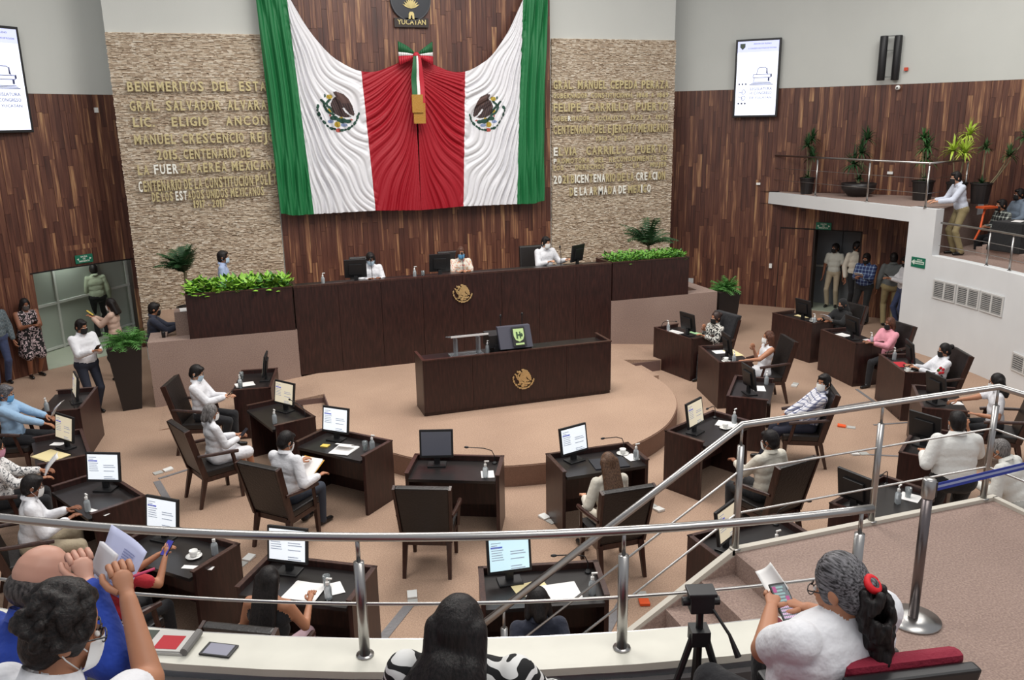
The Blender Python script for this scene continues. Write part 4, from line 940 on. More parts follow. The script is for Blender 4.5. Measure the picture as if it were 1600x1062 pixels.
        for i in range(4):
            fl = (.062,.072,.070,.055)[i]*s; x = (.026-.0185*i)*s; a1, a2, a3 = curl*.6, curl*1.5, curl*2.2
            p0 = V_((x,.035*s,0)); p1 = V_((x*1.05,.052*s,-.002)); q1 = p1+V_((0, math.cos(a1), -math.sin(a1)))*fl*.45; q2 = q1+V_((0, math.cos(a2), -math.sin(a2)))*fl*.32; q3 = q2+V_((0, math.cos(a3), -math.sin(a3)))*fl*.25
            ex.tube([Mh @ p0, Mh @ p1, Mh @ q1, Mh @ q2, Mh @ q3, Mh @ (q3+(q3-q2)*.15)], [.010*s,.0098*s,.0092*s,.0084*s,.0072*s,.003*s], sg, 0)
        th = [V_((.02,-.015,-.004)), V_((.042,.008,-.012)), V_((.052,.035,-.022)), V_((.05,.056,-.028)), V_((.049,.062,-.029))]
        ex.tube([Mh @ (q*s) for q in th], [.012*s,.0115*s,.0105*s,.009*s,.003*s], sg, 0)
        hands.append(W+d*.08)
        if hands and False: pass
    if sleeve in ('long', 'short') and not bare_shoulder and not skirt and collar:
        cm_ = MB(); cm_.M = TR; vs = []; nn_ = 16
        for j in range(3):
            for i in range(nn_+1):
                a_ = math.pi*.5+.28+(2*math.pi-.56)*i/nn_; rr = (.062, .070, .082)[j]*s*(.55+.45*b); vs.append((math.cos(a_)*rr, -.012+math.sin(a_)*rr*.95, (.515, .545, .505)[j]*s+.012*math.sin(a_+math.pi)))
        cm_.add(vs, [(j*(nn_+1)+i, j*(nn_+1)+i+1, (j+1)*(nn_+1)+i+1, (j+1)*(nn_+1)+i) for j in range(2) for i in range(nn_)]); cm_.build('collar', shirt, t, smooth=True)
    # legs
    lm = SKN if skirt else PA; rb = .55+.45*b
    for sd in (-1, 1):
        Hp = V_((sd*.09*b, .0, hz-.01))
        if sit: An = V_((sd*.13, .42, .09)) if not legs else V_(legs[0 if sd < 0 else 1])
        elif crouch: An = V_((sd*.13, .1+.12*sd, .09))
        else: An = V_((sd*.1, -.01+.03*sd, .09)) if not legs else V_(legs[0 if sd < 0 else 1])
        Kn, An = ik(Hp, An, .43*s, .41*s, (sd*.12, 1, .5 if sit or crouch else 0))
        if skirt: cap(Hp, Hp.lerp(Kn, .97), .10*rb, .085*rb, SH)
        cap(Hp, Kn, .088*rb*s, .06*rb*s, lm if not skirt else SH); cap(Kn, An, .056*rb*s, .036*s if skirt else .047*s, lm)
        if not skirt: cap(Kn, An+V_((0,0,-.02)), .066*rb*s, .055*s, PA); 
        fdn = V_((sd*.12, 1, 0)).normalized(); cap(An+V_((0,-.03,-.045)), An+fdn*.15+V_((0,0,-.058)), .038*s, .03*s, SO, (1,1,1))
    if skirt and not sit:
        tcap((-.06,0,-.02), (.06,0,-.02), .13*b, .13*b, SH, (1,.85,1)); P.append(Prim((-.05,0,hz-.2), (.05,0,hz-.2), .15*b, .15*b, SH, (1,.8,1.2))); P.append(Prim((-.06,0,hz-.34), (.06,0,hz-.34), .155*b, .155*b, SH, (1,.78,.7)))
    if skirt and sit: P.append(Prim((-.09,.1,hz), (.09,.1,hz), .09*b, .09*b, SH)); P.append(Prim((-.08,.3,hz), (.08,.3,hz), .08*b, .08*b, SH))
    if extra_prims: P += extra_prims(hz, TR, T)
    fuse('body', P, [skin, shirt, pants, shoe], t, voxel, 3 if voxel > .01 else 5, ex)
    Hh = hair_prims(hair, T)
    if hair_extra: Hh += hair_extra(T)
    fuse('hair', Hh, [hairm], t, min(voxel, .012), 2)
    if mask:
        mb = MB(); mb.M = T; n = 10; vs = []; m2 = 8
        for j in range(m2+1):
            zf = j/m2; z = -.105+.095*zf; bul = math.sin(math.pi*min(1, zf*.9+.1))
            for i in range(n+1):
                a = (-1+2*i/n)*1.25; y = .028+.082*math.cos(a)*(.86+.14*bul) - (0.02 if j == 0 else 0); x = .068*math.sin(a)*(1 if j > 1 else .8); vs.append((x, y+.006, z+.016*math.cos(a)*zf))
        mb.add(vs, [(j*(n+1)+i, j*(n+1)+i+1, (j+1)*(n+1)+i+1, (j+1)*(n+1)+i) for j in range(m2) for i in range(n)])
        for q in (-1, 1): mb.tube([(q*.064,.055,-.03), (q*.082,.01,.005), (q*.088,-.012,.015)], .002, 4); mb.tube([(q*.06,.05,-.085), (q*.082,.0,-.045), (q*.088,-.014,-.03)], .002, 4)
        o = mb.build('face_mask', mask, t, smooth=True)
    if eyes:
        mb = MB(); mb.M = T
        for q in (-1, 1): mb.ball((q*.031,.078,.005), (.013,.008,.008), 8, 5, 0); mb.ball((q*.031,.084,.005), (.0055,.004,.0055), 8, 5, 1); mb.obox((q*.015,.088,.026), (q*.048,.078,.028), .005, .006, 1)
        mb.build('eyes', [mat('eye_white', (225, 222, 218), .3), mat('eye_dark', (24, 16, 12), .3)], t, smooth=True)
    if glasses:
        mb = MB(); mb.M = T
        for q in (-1, 1):
            mb.tube([(q*.034+.024*math.cos(a), .096, .004+.018*math.sin(a)) for a in [k*math.pi/6 for k in range(13)]], .0022, 5, cap=False); mb.tube([(q*.058,.095,.008), (q*.082,.04,.008), (q*.084,-.01,.002)], .0025, 5)
        mb.tube([(-.01,.098,.006), (.01,.098,.006)], .002, 5); mb.build('glasses', M_BLACK, t)
    Mw = Matrix.Translation((pos[0], pos[1], floor)) @ Matrix.Rotation(face-math.pi/2, 4, 'Z')
    return dict(root=t, M=Mw, lh=Mw @ hands[0], rh=Mw @ hands[1], head=Mw @ hc, T=T, pos=pos, face=face)
def face_to(p, q): return math.atan2(q[1]-p[1], q[0]-p[0])
def place(o, p, rz=0): o.location = p; o.rotation_euler = (0, 0, rz); return o
def held_phone(pt, face, label, group='phones in hands', scr=None, tilt=.7):
    t = thing('mobile_phone', label, 'phone', pt, face-math.pi/2, None)
    M = Matrix.Rotation(tilt, 4, 'X'); mb = MB(); mb.M = M; mb.box(-.036, .036, -.075, .075, -.004, .004); mb.build('phone_body', M_BLACK, t)
    mb = MB(); mb.M = M; mb.box(-.033, .033, -.07, .07, .004, .0045); mb.build('display', scr or mat('phone_glass', (40, 42, 50), .15), t); return t
def held_paper(pt, face, label, W=.216, H=.28, tilt=.9, roll=0):
    t = thing('paper_sheet', label, 'paper', pt, face-math.pi/2, None); n = 8; mb = MB(); mb.M = Matrix.Rotation(roll, 4, 'Y') @ Matrix.Rotation(tilt, 4, 'X')
    vs = [(-W/2+W*i/2, -H/2+H*j/n, .02*math.sin(j/n*3)+.012*(i == 1)) for j in range(n+1) for i in range(3)]; mb.add(vs, [(j*3+i, j*3+i+1, j*3+i+4, j*3+i+3) for j in range(n) for i in range(2)])
    o = mb.build('sheet', M_PAPER, t, smooth=True); sm = o.modifiers.new('s', 'SOLIDIFY'); sm.thickness = .002
    mb = MB(); mb.M = Matrix.Rotation(roll, 4, 'Y') @ Matrix.Rotation(tilt, 4, 'X'); r = random.Random(3)
    for k in range(9): z = H*.36-H*.08*k; j = (z+H/2)/H; mb.box(-W*.4, W*r.uniform(.1, .4), z, z+.005, .02*math.sin(j*3)+.0145, .02*math.sin(j*3)+.0155)
    mb.build('print_lines', M_TEXTG, t); return t
# ------------------------------------------------------------------ the two rings of delegate desks
ST = {  # desk centre, phrase that finds it, screen, (head pixel) or None
 'A': ((-3.82, .60), 'of the man in white by the left carpeted wall', M_SCREENY, (307, 580)),
 'B': ((-3.55, -1.13), 'of the woman in a white skirt', M_SCREENY, (330, 645)),
 'C': ((-2.86, -2.62), 'of the man in white with papers on his lap', M_SCREENW, (447, 686)),
 'D': ((-1.72, -3.85), 'at the unoccupied place with idle grey screen', M_SCREENOFF, None),
 'E': ((-.07, -4.23), 'of the woman with long brown hair', M_SCREENW, (950, 720)),
 'F': ((1.72, -3.80), 'of the white shirted man behind the stair railing', M_SCREENY, (1203, 685)),
 'G': ((3.17, -2.63), 'of the man in the checked shirt', M_SCREENW, (1287, 597)),
 'H': ((3.84, -.89), 'of the woman in the sleeveless white dress', M_SCREENW, (1200, 530)),
 'I': ((3.98, .72), 'of the woman in the black and white blouse', M_SCREENW, (1118, 499)),
 'J': ((-6.50, .57), 'of the man in pale blue at the left edge', M_SCREENY, (8, 612)),
 'K': ((-6.27, -1.48), 'of the woman in printed blouse at the left edge', M_SCREENY, (-8, 700)),
 'L': ((-5.64, -3.14), 'of the man in white guayabera with beige trousers', M_SCREENW, (50, 755)),
 'M': ((-4.76, -4.78), 'of the person in red beyond the gallery papers', M_SCREENW, (185, 880)),
 'N': ((-3.61, -5.80), 'of the woman with bare shoulders', M_SCREENW, (420, 900)),
 'O': ((-1.67, -6.59), 'of the dark haired person nearest the gallery', M_SCREENB, (840, 950)),
 'P': ((.51, -6.56), 'behind the carpeted stairs, nobody seated', M_SCREENY, None),
 'Q': ((2.29, -6.30), 'behind the landing railing, nobody seated', M_SCREENW, None),
 'V': ((3.95, -5.30), 'beside the standing man with white shirt back', M_SCREENW, None),
 'R': ((5.35, -4.00), 'of the woman in the white polo with lanyard', M_SCREENW, (1558, 592)),
 'S': ((6.26, -2.49), 'of the woman with a rose on her sleeve', M_SCREENW, (1475, 550)),
 'T': ((6.63, -.70), 'of the woman in the pink blazer', M_SCREENW, (1390, 508)),
 'U': ((6.76, .87), 'of the person in a black headscarf', M_SCREENW, (1316, 478)),
}
desk0 = chair0 = mic0 = bot0 = None; mons = {}; DM = {}
def put(o, k, lx, ly, lz=.735, rot=0):
    M = DM[k]; o.location = M @ Vector((lx, ly, lz)); o.rotation_euler = (0, 0, DR_[k]+rot); return o
DR_ = {}
MONX = dict(A=(-.1,.12), B=(-.1,.1), C=(-.22,.1), D=(-.24,.1), E=(-.24,.1), F=(-.2,.05), G=(-.12,.0), H=(-.1,-.02), I=(-.1,-.02), J=(0,.1), K=(-.05,.05), L=(-.1,.12), M=(-.3,.12), N=(-.25,.12), O=(-.27,.1), P=(-.28,.0), Q=(-.38,.1), R=(-.1,.05), S=(-.05,.0), T=(-.05,0), U=(-.08,0.05), V=(0,.1))
MYAW = dict(Q=1.45, R=.5, V=1.2, G=.55, E=.28, F=.1, D=.1, C=.1, P=.45, A=.0, B=.35, K=.45, J=.35, L=.65, M=.1, O=.15, S=-.1)
for k, (c, ph, scr, hd) in ST.items():
    rz = math.atan2(-c[1], -c[0])-math.pi/2; DR_[k] = rz; DM[k] = Matrix.Translation((c[0], c[1], 0)) @ Matrix.Rotation(rz, 4, 'Z')
    if desk0 is None: desk0 = make_desk('dark wood delegate desk '+ph); place(desk0, (c[0], c[1], 0), rz)
    else: dup(desk0, (c[0], c[1], 0), rz, 'dark wood delegate desk '+ph)
    key = (scr.name, k in 'CEGLMNO')
    lab = 'black monitor on the desk '+ph
    if key not in mons: mons[key] = make_monitor(lab, scr, 3 if scr is not M_SCREENOFF else 0); mo = mons[key]
    else: mo = dup(mons[key], label=lab)
    put(mo, k, MONX[k][0], MONX[k][1], .735, MYAW.get(k, 0))
    if k not in 'KJV':
        lab = 'pump sanitizer bottle on the desk '+ph
        if bot0 is None: bot0 = make_bottle(lab); bo = bot0
        else: bo = dup(bot0, label=lab)
        bx = dict(A=(.2,-.2), B=(.28,-.18), C=(.42,.05), D=(.38,-.2), E=(.46,-.1), F=(.44,-.1), G=(.4,-.18), H=(-.4,-.0), I=(.36,.1), L=(.3,-.22), M=(.4,.12), N=(.3,-.2), O=(.42,-.15), P=(.1,-.2), Q=(.1,-.1), R=(.3,.0), S=(.4,.1), T=(-.42,-.1), U=(-.4,.1)).get(k, (.36,-.1))
        put(bo, k, *bx)
    if k in 'BDEFOPQIJS':
        lab = 'gooseneck microphone on the desk '+ph
        if mic0 is None: mic0 = make_mic(lab); mi = mic0
        else: mi = dup(mic0, label=lab)
        put(mi, k, .44, .2, .735, {'D': 0, 'E': 0, 'P': 2.6}.get(k, 0))
put_j = dup(bot0, label='pump sanitizer bottle on the desk of the man in pale blue at left edge'); put(put_j, 'J', .3, -.2)
# cups, glasses, papers
cup0 = None
for k, lx, ly in (('E', .38, .1), ('F', .2, -.12), ('H', -.3, .1), ('M', .25, .0), ('S', -.3, .15), ('U', -.25, -.02)):
    lab = 'coffee cup and saucer on the desk '+ST[k][1]
    cu_ = make_cup(lab) if cup0 is None else dup(cup0, label=lab); cup0 = cup0 or cu_; put(cu_, k, lx, ly, .735, .6)
gl0 = None
for k, lx, ly in (('A', .3, -.18), ('C', .33, .02), ('N', .2, -.02), ('A', -.25, -.24), ('Q', .32, -.1)):
    lab = 'clear drinking glass on the desk '+ST[k][1] if (k, lx) != ('A', -.25) else 'clear tumbler at the near corner of the desk by the left carpeted wall'
    g_ = make_glass(lab) if gl0 is None else dup(gl0, label=lab); gl0 = gl0 or g_; put(g_, k, lx, ly, .737)
PAPERS = [('A', .1, -.15, 3, .3, 'white papers on the desk of the man by the left carpeted wall', .216, .28, M_PAPER), ('C', .1, -.12, 4, .2, 'white papers and curled pad on the desk of the man reading papers', .26, .3, M_PAPER),
 ('D', .4, -.12, 1, .2, 'white sheet under the bottle on the unoccupied desk', .15, .2, M_PAPER), ('E', .44, -.02, 2, .1, 'white note on the desk of the woman with long brown hair', .14, .2, M_PAPER),
 ('F', .34, -.05, 2, .3, 'white paper beside the cup behind the stair railing', .2, .26, M_PAPER), ('G', .15, -.1, 1, .2, 'white sheet on the desk of the man in the checked shirt', .26, .18, M_PAPER),
 ('H', .2, -.2, 2, .1, 'cream paper on the desk of the woman in the sleeveless dress', .4, .2, M_YPAPER), ('H', .3, .0, 1, .1, 'white paper by the monitor of the woman in the sleeveless dress', .2, .2, M_PAPER), ('I', .2, .1, 3, .1, 'white papers on the desk of the woman in the printed blouse', .3, .25, M_PAPER),
 ('I', .33, .2, 1, -.2, 'red folder on the desk of the woman in the printed blouse', .2, .16, M_RED), ('I', -.1, -.22, 1, 0, 'pale green sheet on the desk of the woman in the printed blouse', .36, .12, mat('pale_green_sheet', (170, 214, 160), .8)),
 ('K', .15, -.12, 4, .5, 'cream envelope on the desk of the woman at the left edge', .4, .26, M_YPAPER), ('K', -.25, .0, 1, .9, 'white note on the desk of the woman at the left edge', .2, .1, M_PAPER), ('L', .42, -.16, 2, .3, 'white strip of paper on the desk of the man with beige trousers', .28, .06, M_PAPER),
 ('M', .42, -.12, 1, .3, 'white strip of paper beside the coffee cup', .3, .06, M_PAPER), ('N', .05, -.14, 5, 0, 'stack of printed sheets before the woman with bare shoulders', .3, .28, M_PAPER), ('N', .28, -.05, 2, .6, 'white note under the drinking glass', .16, .2, M_PAPER),
 ('O', .08, -.12, 5, .1, 'stack of white printed sheets before the person nearest the gallery', .46, .26, M_PAPER), ('O', -.1, -.02, 1, .3, 'cream sheet under the white stack nearest the gallery', .3, .2, M_YPAPER),
 ('P', -.1, -.1, 1, .3, 'cream sheet on the desk behind the carpeted stairs', .2, .1, M_PAPER), ('Q', .34, -.12, 1, .2, 'white napkin on the desk behind the landing railing', .2, .2, M_PAPER), ('S', .1, .1, 1, .1, 'red folder on the desk of the woman with a rose on her sleeve', .3, .2, M_RED),
 ('T', -.2, -.2, 1, .1, 'white note on the desk of the woman in the pink blazer', .14, .12, M_PAPER), ('T', .25, .0, 1, .3, 'white paper beside the monitor of the woman in pink', .24, .2, M_PAPER), ('U', .2, -.2, 2, .1, 'cream paper on the desk of the person in a headscarf', .3, .16, M_YPAPER), ('R', .0, -.2, 2, .2, 'white paper on the desk of the woman in the white polo', .2, .14, M_PAPER)]
for i, (k, lx, ly, n, rot, lab, W_, H_, m_) in enumerate(PAPERS):
    o = sheets(n, W_, H_, m_, i+1, 1 if k == 'C' else 0).build('paper_stack' if n > 1 else 'paper_sheet', m_); tag(o, lab, 'paper'); put(o, k, lx, ly, .737, rot)
mb = MB(); mb.box(-.22, .2, -.15, .15, 0, .012); o = mb.build('open_folder', mat('dark_folder', (36, 38, 46), .5)); tag(o, 'open dark folder before the woman with long brown hair', 'folder'); put(o, 'E', .12, -.1, .736, -.1)
mb = MB(); mb.box(-.05, .05, -.04, .04, 0, .012); o = mb.build('sticky_notes', mat('yellow_note', (220, 190, 90), .8)); tag(o, 'yellow sticky notes on the desk of the man reading papers', 'notes'); put(o, 'C', -.2, -.12, .737, .2)

# ------------------------------------------------------------------ chairs and delegates
def chair_at(pos, face, lab, dist=0.0):
    global chair0
    loc = (pos[0]-math.cos(face)*dist, pos[1]-math.sin(face)*dist, 0)
    if chair0 is None: chair0 = make_chair(lab); c = chair0
    else: c = dup(chair0, label=lab)
    return place(c, loc, face-math.pi/2)
def cf(k, dx=0): return math.atan2(-ST[k][0][1], -ST[k][0][0])+dx
CH = 'dark high backed armchair '
def delegate(k, label, dface=0, hz=1.21, chair=True, cdist=.03, **kw):
    r = person(label, cf(k, dface), 'sit', head=(*ST[k][3], hz), group='delegates at their desks', **kw)
    if chair: chair_at(r['pos'], r['face'], CH+ST[k][1], cdist)
    return r
r = delegate('A', 'man in white shirt and pale blue mask looking down at his phone', -.12, skin=SK2, mask=MSKL, lean=-.05, hpitch=.45, hl=(-.03,.36,.82), hr=(.06,.37,.82), legs=((-.06,.42,.09),(.16,.3,.09)), b=1.05)
held_phone((r['lh']+r['rh'])/2+Vector((0,0,.03)), r['face'], 'dark phone held by the man by the left carpeted wall')
r = delegate('B', 'grey haired woman in white blouse and cream skirt holding a phone', .1, hz=1.14, s=.94, b=.92, pants=CRM, skirt=True, shirt=WHT, hair='bob', hairm=HG, lean=.0, hpitch=.3, hl=(-.05,.32,.75), hr=(.08,.30,.74), hyaw=-.2, legs=((-.04,.36,.09),(.1,.46,.16)), skin=SK1)
held_phone(r['rh']+Vector((.02,0,.04)), r['face'], 'phone held by the grey haired woman')
r = delegate('C', 'man in white shirt and dark trousers seen from behind with papers on his lap', .05, lean=.08, hpitch=.5, hyaw=-.25, pants=JEAN if False else mat('cloth_slate', (52, 58, 70), .85), hl=(-.1,.36,.8), hr=(.3,.22,.75), b=1.05)
o = sheets(3, .3, .36, M_PAPER, 50).build('paper_stack', M_PAPER); tag(o, 'white papers with orange edge on the lap of a man', 'paper'); place(o, r['M'] @ Vector((-.04,.40,.70)), r['face']-math.pi/2); o.rotation_euler.x = .5
fo = sheets(1, .31, .38, M_FOLDER, 51).build('folder', M_FOLDER); tag(fo, 'orange folder under the papers on a lap', 'folder'); place(fo, r['M'] @ Vector((-.035,.40,.693)), r['face']-math.pi/2); fo.rotation_euler.x = .5
# unoccupied armchair in front of desk D
pD = (at(627, 903, 0)+at(708, 905, 0))/2; aD = math.atan2(at(708, 905, 0).y-at(627, 903, 0).y, at(708, 905, 0).x-at(627, 903, 0).x)+math.pi/2
chair_at((pD.x+.32*math.cos(aD), pD.y+.32*math.sin(aD)), aD, 'empty dark armchair with its back to the gallery', 0)
r = delegate('E', 'woman in cream jacket with long brown hair seen from behind', 0, hz=1.18, s=.96, b=.95, shirt=CRM, pants=CRM, hair='verylong', hairm=HBR, lean=.12, hpitch=.4, hl=(-.2,.25,.72), hr=(.15,.38,.8), mask=MSKW, skin=SK2)
r = delegate('F', 'man in white shirt and white mask seated behind the stair railing', -.25, lean=-.03, hpitch=.3, hyaw=.25, hl=(-.1,.4,.8), hr=(.25,.25,.76), skin=SK3, shirt=CRM, b=1.0)
r = delegate('G', 'man in checked shirt and white mask leaning back in his chair', .22, hz=1.17, lean=-.3, hpitch=.05, hyaw=.75, shirt=PLW, pants=mat('cloth_navy_trousers', (32, 34, 50), .85), hl=(-.12,.3,.68), hr=(.1,.28,.66), b=1.12, legs=((-.12,.5,.09),(.05,.56,.09)), cdist=-.08)
r = delegate('H', 'woman in sleeveless white dress with hand at her masked face', .0, hz=1.07, s=.93, seat=.43, b=.95, shirt=WHT, pants=WHT, skirt=True, sleeve='none', hair='wavy', hairm=HRB, skin=SK1, lean=-.1, hpitch=.05, hl=(-.2,.4,.78), hr=(.04,.17,.88))
r = delegate('I', 'woman in black and white printed blouse with black mask', .0, hz=1.07, s=.93, seat=.43, b=.95, shirt=BWP, hair='bun', hairm=mat('hair_dark_brown', (48, 30, 26), .5), mask=MSKK, lean=-.1, hl=(-.1,.3,.82), hr=(.05,.17,.88), cdist=-.03)
mb = MB(); mb.slabpts([(-.27,-.29,.6),(.27,-.29,.6),(.27,-.14,.6),(-.27,-.14,.6)], [(-.31,-.44,1.16),(.31,-.44,1.16),(.31,-.31,1.16),(-.31,-.31,1.16)]); o = mb.build('jacket', DRK, None, bevel=.03); tag(o, 'black jacket draped over the chair of the woman in printed blouse', 'jacket'); place(o, (r['pos'][0]-math.cos(r['face'])*-.03, r['pos'][1]-math.sin(r['face'])*-.03, 0), r['face']-math.pi/2)
r = delegate('J', 'man in pale blue shirt and blue mask reading a sheet at left edge', -.05, lean=-.05, shirt=LBL, skin=SK1, mask=MSKB, hpitch=.35, hairm=HSALT, hl=(-.0,.46,.82), hr=(.12,.44,.76), b=1.1)
held_paper(r['lh']+Vector((.08,.05,.08)), r['face'], 'white sheet held by the man in pale blue', .2, .26, .9)
r = delegate('K', 'woman in printed blouse and pink mask reading a sheet at left edge', -.05, hz=1.18, lean=.0, shirt=FLW, skin=SK1, mask=MSKP, hpitch=.35, hl=(-.05,.42,.8), hr=(.12,.4,.76), hair='bob', cdist=.05)
held_paper((r['lh']+r['rh'])/2+Vector((.05,.05,.08)), r['face'], 'white sheet held by the woman with pink mask', .21, .28, .9)
r = delegate('L', 'man in white guayabera and beige trousers with white mask', -.25, lean=.12, pants=BEI, mask=MSKW, skin=SK3, hpitch=.35, hl=(-.05,.36,.82), hr=(.12,.34,.78), b=1.12, legs=((-.18,.42,.09),(.22,.44,.09)))
r = delegate('M', 'person in red seen behind raised papers, bare forearm up', .05, hz=1.05, shirt=REDC, sleeve='short', skin=SK1, lean=.1, hr=(.22,.38,1.0), hl=(.1,.42,.98), s=.95, hair='long')
held_phone(r['rh'], r['face'], 'blue phone held up beyond the gallery papers', scr=mat('phone_blue', (70, 70, 170), .2))
r = delegate('N', 'woman with bare shoulders and long black hair seen from behind', .05, hz=1.2, s=.97, b=.98, shirt=DRK, pants=mat('cloth_mauve', (190, 160, 168), .8), sleeve='none', bare_shoulder=True, hair='verylong', hairm=HB, skin=SK1, lean=.12, hpitch=.35, hr=(.2,.36,.82), cdist=.05)
r = delegate('O', 'dark haired person in navy gripping the chair, nearest the gallery', .08, hz=1.12, shirt=NAV, hair='bob', hairm=HB, lean=.05, hpitch=.4, hl=(-.33,.02,.72), hr=(.33,.02,.72), s=.98, cdist=.02)
r = delegate('R', 'woman in white polo with lanyard reaching out over her desk', -.1, hz=1.2, s=.96, hair='long', hairm=HB, mask=MSKW, lean=.05, hpitch=.3, sleeve='short', skin=SK1, hr=(.0,.5,.84), hl=(-.22,.25,.74), cdist=.05)
r = delegate('S', 'woman in white blouse with red rose on sleeve and black mask', .0, hz=1.07, s=.93, seat=.43, hair='bun', hairm=HB, mask=MSKK, lean=-.14, hpitch=.25, skin=SK1, hl=(-.1,.32,.82), hr=(.1,.34,.82), b=1.05, cdist=-.03)
mb = MB(); rr_ = random.Random(2)
for q in range(7): mb.ball((-.245+.012*math.cos(q), .06+.035*math.cos(q*1.3), .84+.04*math.sin(q*1.3)), (.012,.024,.024), 8, 6, 0 if q < 5 else 1)
mb.build('rose', [mat('rose_red', (200, 34, 48), .7), M_LEAF], r['root'])
r = delegate('T', 'woman in pink blazer and black mask with short dark hair', .1, hz=1.07, s=.93, seat=.43, hair='bob', hairm=HRB, mask=MSKK, shirt=PNK, lean=-.12, hpitch=.2, skin=SK3, hl=(-.1,.34,.8), hr=(.1,.3,.78), b=1.08, cdist=-.03)
r = delegate('U', 'person in black headscarf and black clothes holding a cream folder', .0, hz=1.07, s=.93, seat=.43, hair='scarf', hairm=BLK, mask=MSKK, shirt=BLK, pants=BLK, lean=-.02, hpitch=.35, hl=(-.15,.42,.84), hr=(.1,.42,.84), skin=SK1, b=1.1, cdist=-.03)
held_paper(r['lh']+Vector((-.05,0,.06)), r['face'], 'cream folder held by the person in a headscarf', .2, .2, .7)
chair_at((6.45, -5.1), cf('R', 0), 'empty dark armchair half hidden behind the crouching man', 0)

# presidium members (seats on the dais) and their goods
PZ = 1.04
def pchair(pos, lab, first=[None]):
    if first[0] is None:
        t = thing('presidium_chair', lab, 'chair', (0,0,0), 0, 'black leather chairs behind the presidium')
        mb = MB(); mb.box(-.27, .27, -.25, .25, .40, .5); mb.build('seat', M_LEATHER, t, bevel=.03)
        mb = MB(); mb.slabpts([(-.27,-.32,.5),(.27,-.32,.5),(.27,-.23,.5),(-.27,-.23,.5)], [(-.26,-.40,1.12),(.26,-.40,1.12),(.26,-.32,1.12),(-.26,-.32,1.12)]); mb.build('backrest', M_LEATHER, t, bevel=.03)
        mb = MB(); mb.tube([(0,0,.08),(0,0,.4)], .04); mb.build('column', M_BLACK, t)
        mb = MB()
        for q in range(5): a = q*1.2566; mb.obox((0,0,.08), (.3*math.cos(a),.3*math.sin(a),.05), .05, .04)
        mb.build('star_base', M_BLACK, t); first[0] = t; c = t
    else: c = dup(first[0], label=lab)
    return place(c, (*pos, PZ), math.pi)
def presid(px, v, lab, clab, coff=0, **kw):
    h = aty(px[0], px[1], v); r = person(lab, -math.pi/2+kw.pop('df', 0), 'sit', pos=(h.x, v), floor=h.z-1.21, group='members of the presidium', **kw); pchair((h.x+coff, v+.12), clab); return r
presid((577, 400), 3.15, 'man in white shirt with pale blue mask, left at the presidium', 'black chair of the left presidium member', -.07, skin=SK3, mask=MSKL, lean=.16, hpitch=.45, hl=(-.12,.36,.83), hr=(.1,.38,.83))
presid((718, 390), 3.15, 'auburn haired woman in embroidered blouse and blue mask at the presidium', 'black chair of the presidium woman', -.08, s=.97, skin=SK1, mask=MSKB, shirt=EMB, hair='bob', hairm=HRB, sleeve='short', lean=.12, hpitch=.3, hl=(-.1,.36,.83), hr=(.1,.38,.83))
presid((850, 376), 3.15, 'man in white shirt with white mask, right at the presidium', 'black chair of the right presidium member', -.12, skin=SK2, mask=MSKW, lean=.1, hpitch=.25, hyaw=.2, df=.15, hl=(-.34,.3,.83), hr=(.12,.36,.83), b=1.08)
def pres_item(o, x, y, rz=0): return place(o, (x, y, 1.862), rz)
for px, lab, rz in ((556, 'black monitor before the left presidium member', math.pi-.15), (688, 'black monitor beside the presidium woman', math.pi-.1), (901, 'tilted black monitor at the right end of the presidium', math.pi+.55)):
    m_ = dup(mons[(M_SCREENW.name, True)], label=lab, group='monitors on the presidium'); p = aty(px, 420, 2.45); pres_item(m_, p.x, 2.5, rz)
for px, lab in ((580, 'gooseneck microphone before the left presidium member'), (722, 'gooseneck microphone before the presidium woman'), (874, 'gooseneck microphone before the right presidium member')):
    p = aty(px, 425, 2.5); t = thing('table_microphone', lab, 'microphone', (p.x, 2.42, 1.862), 0, 'upright microphones on the presidium')
    mb = MB(); mb.lathe([(.05,0),(.05,.02),(.02,.03)], seg=10); mb.build('base', M_BLACK, t); mb = MB(); mb.tube([(0,0,.02),(0,0,.25),(0,.04,.38)], .006, 6); mb.build('neck', M_BLACK, t); mb = MB(); mb.ball((0,.05,.41), (.018,.018,.035)); mb.build('head', M_BLACK, t)
for i, (px, lab) in enumerate(((504, 'sanitizer bottle at the left end of the presidium'), (648, 'sanitizer bottle between two presidium members'))):
    b_ = dup(bot0, label=lab); p = aty(px, 430, 2.6); pres_item(b_, p.x, 2.6)
for px, W_, lab in ((592, .46, 'open white papers before the left presidium member'), (745, .3, 'white papers right of the presidium woman'), (698, .3, 'white papers left of the presidium woman'), (818, .28, 'single white sheet right of the middle of the presidium'), (866, .5, 'open white papers before the right presidium member')):
    o = sheets(3, W_, .24, M_PAPER, int(px)).build('paper_stack', M_PAPER); tag(o, lab, 'paper'); p = aty(px, 430, 2.45); pres_item(o, p.x, 2.36, .05)
o = make_glass('short glass beside the bottle in the middle of the presidium'); p = aty(661, 430, 2.6); pres_item(o, p.x, 2.6)
b_ = dup(bot0, label='sanitizer bottle beside the acrylic lectern on the podium'); place(b_, (-.3, -.55, 1.15), 0)

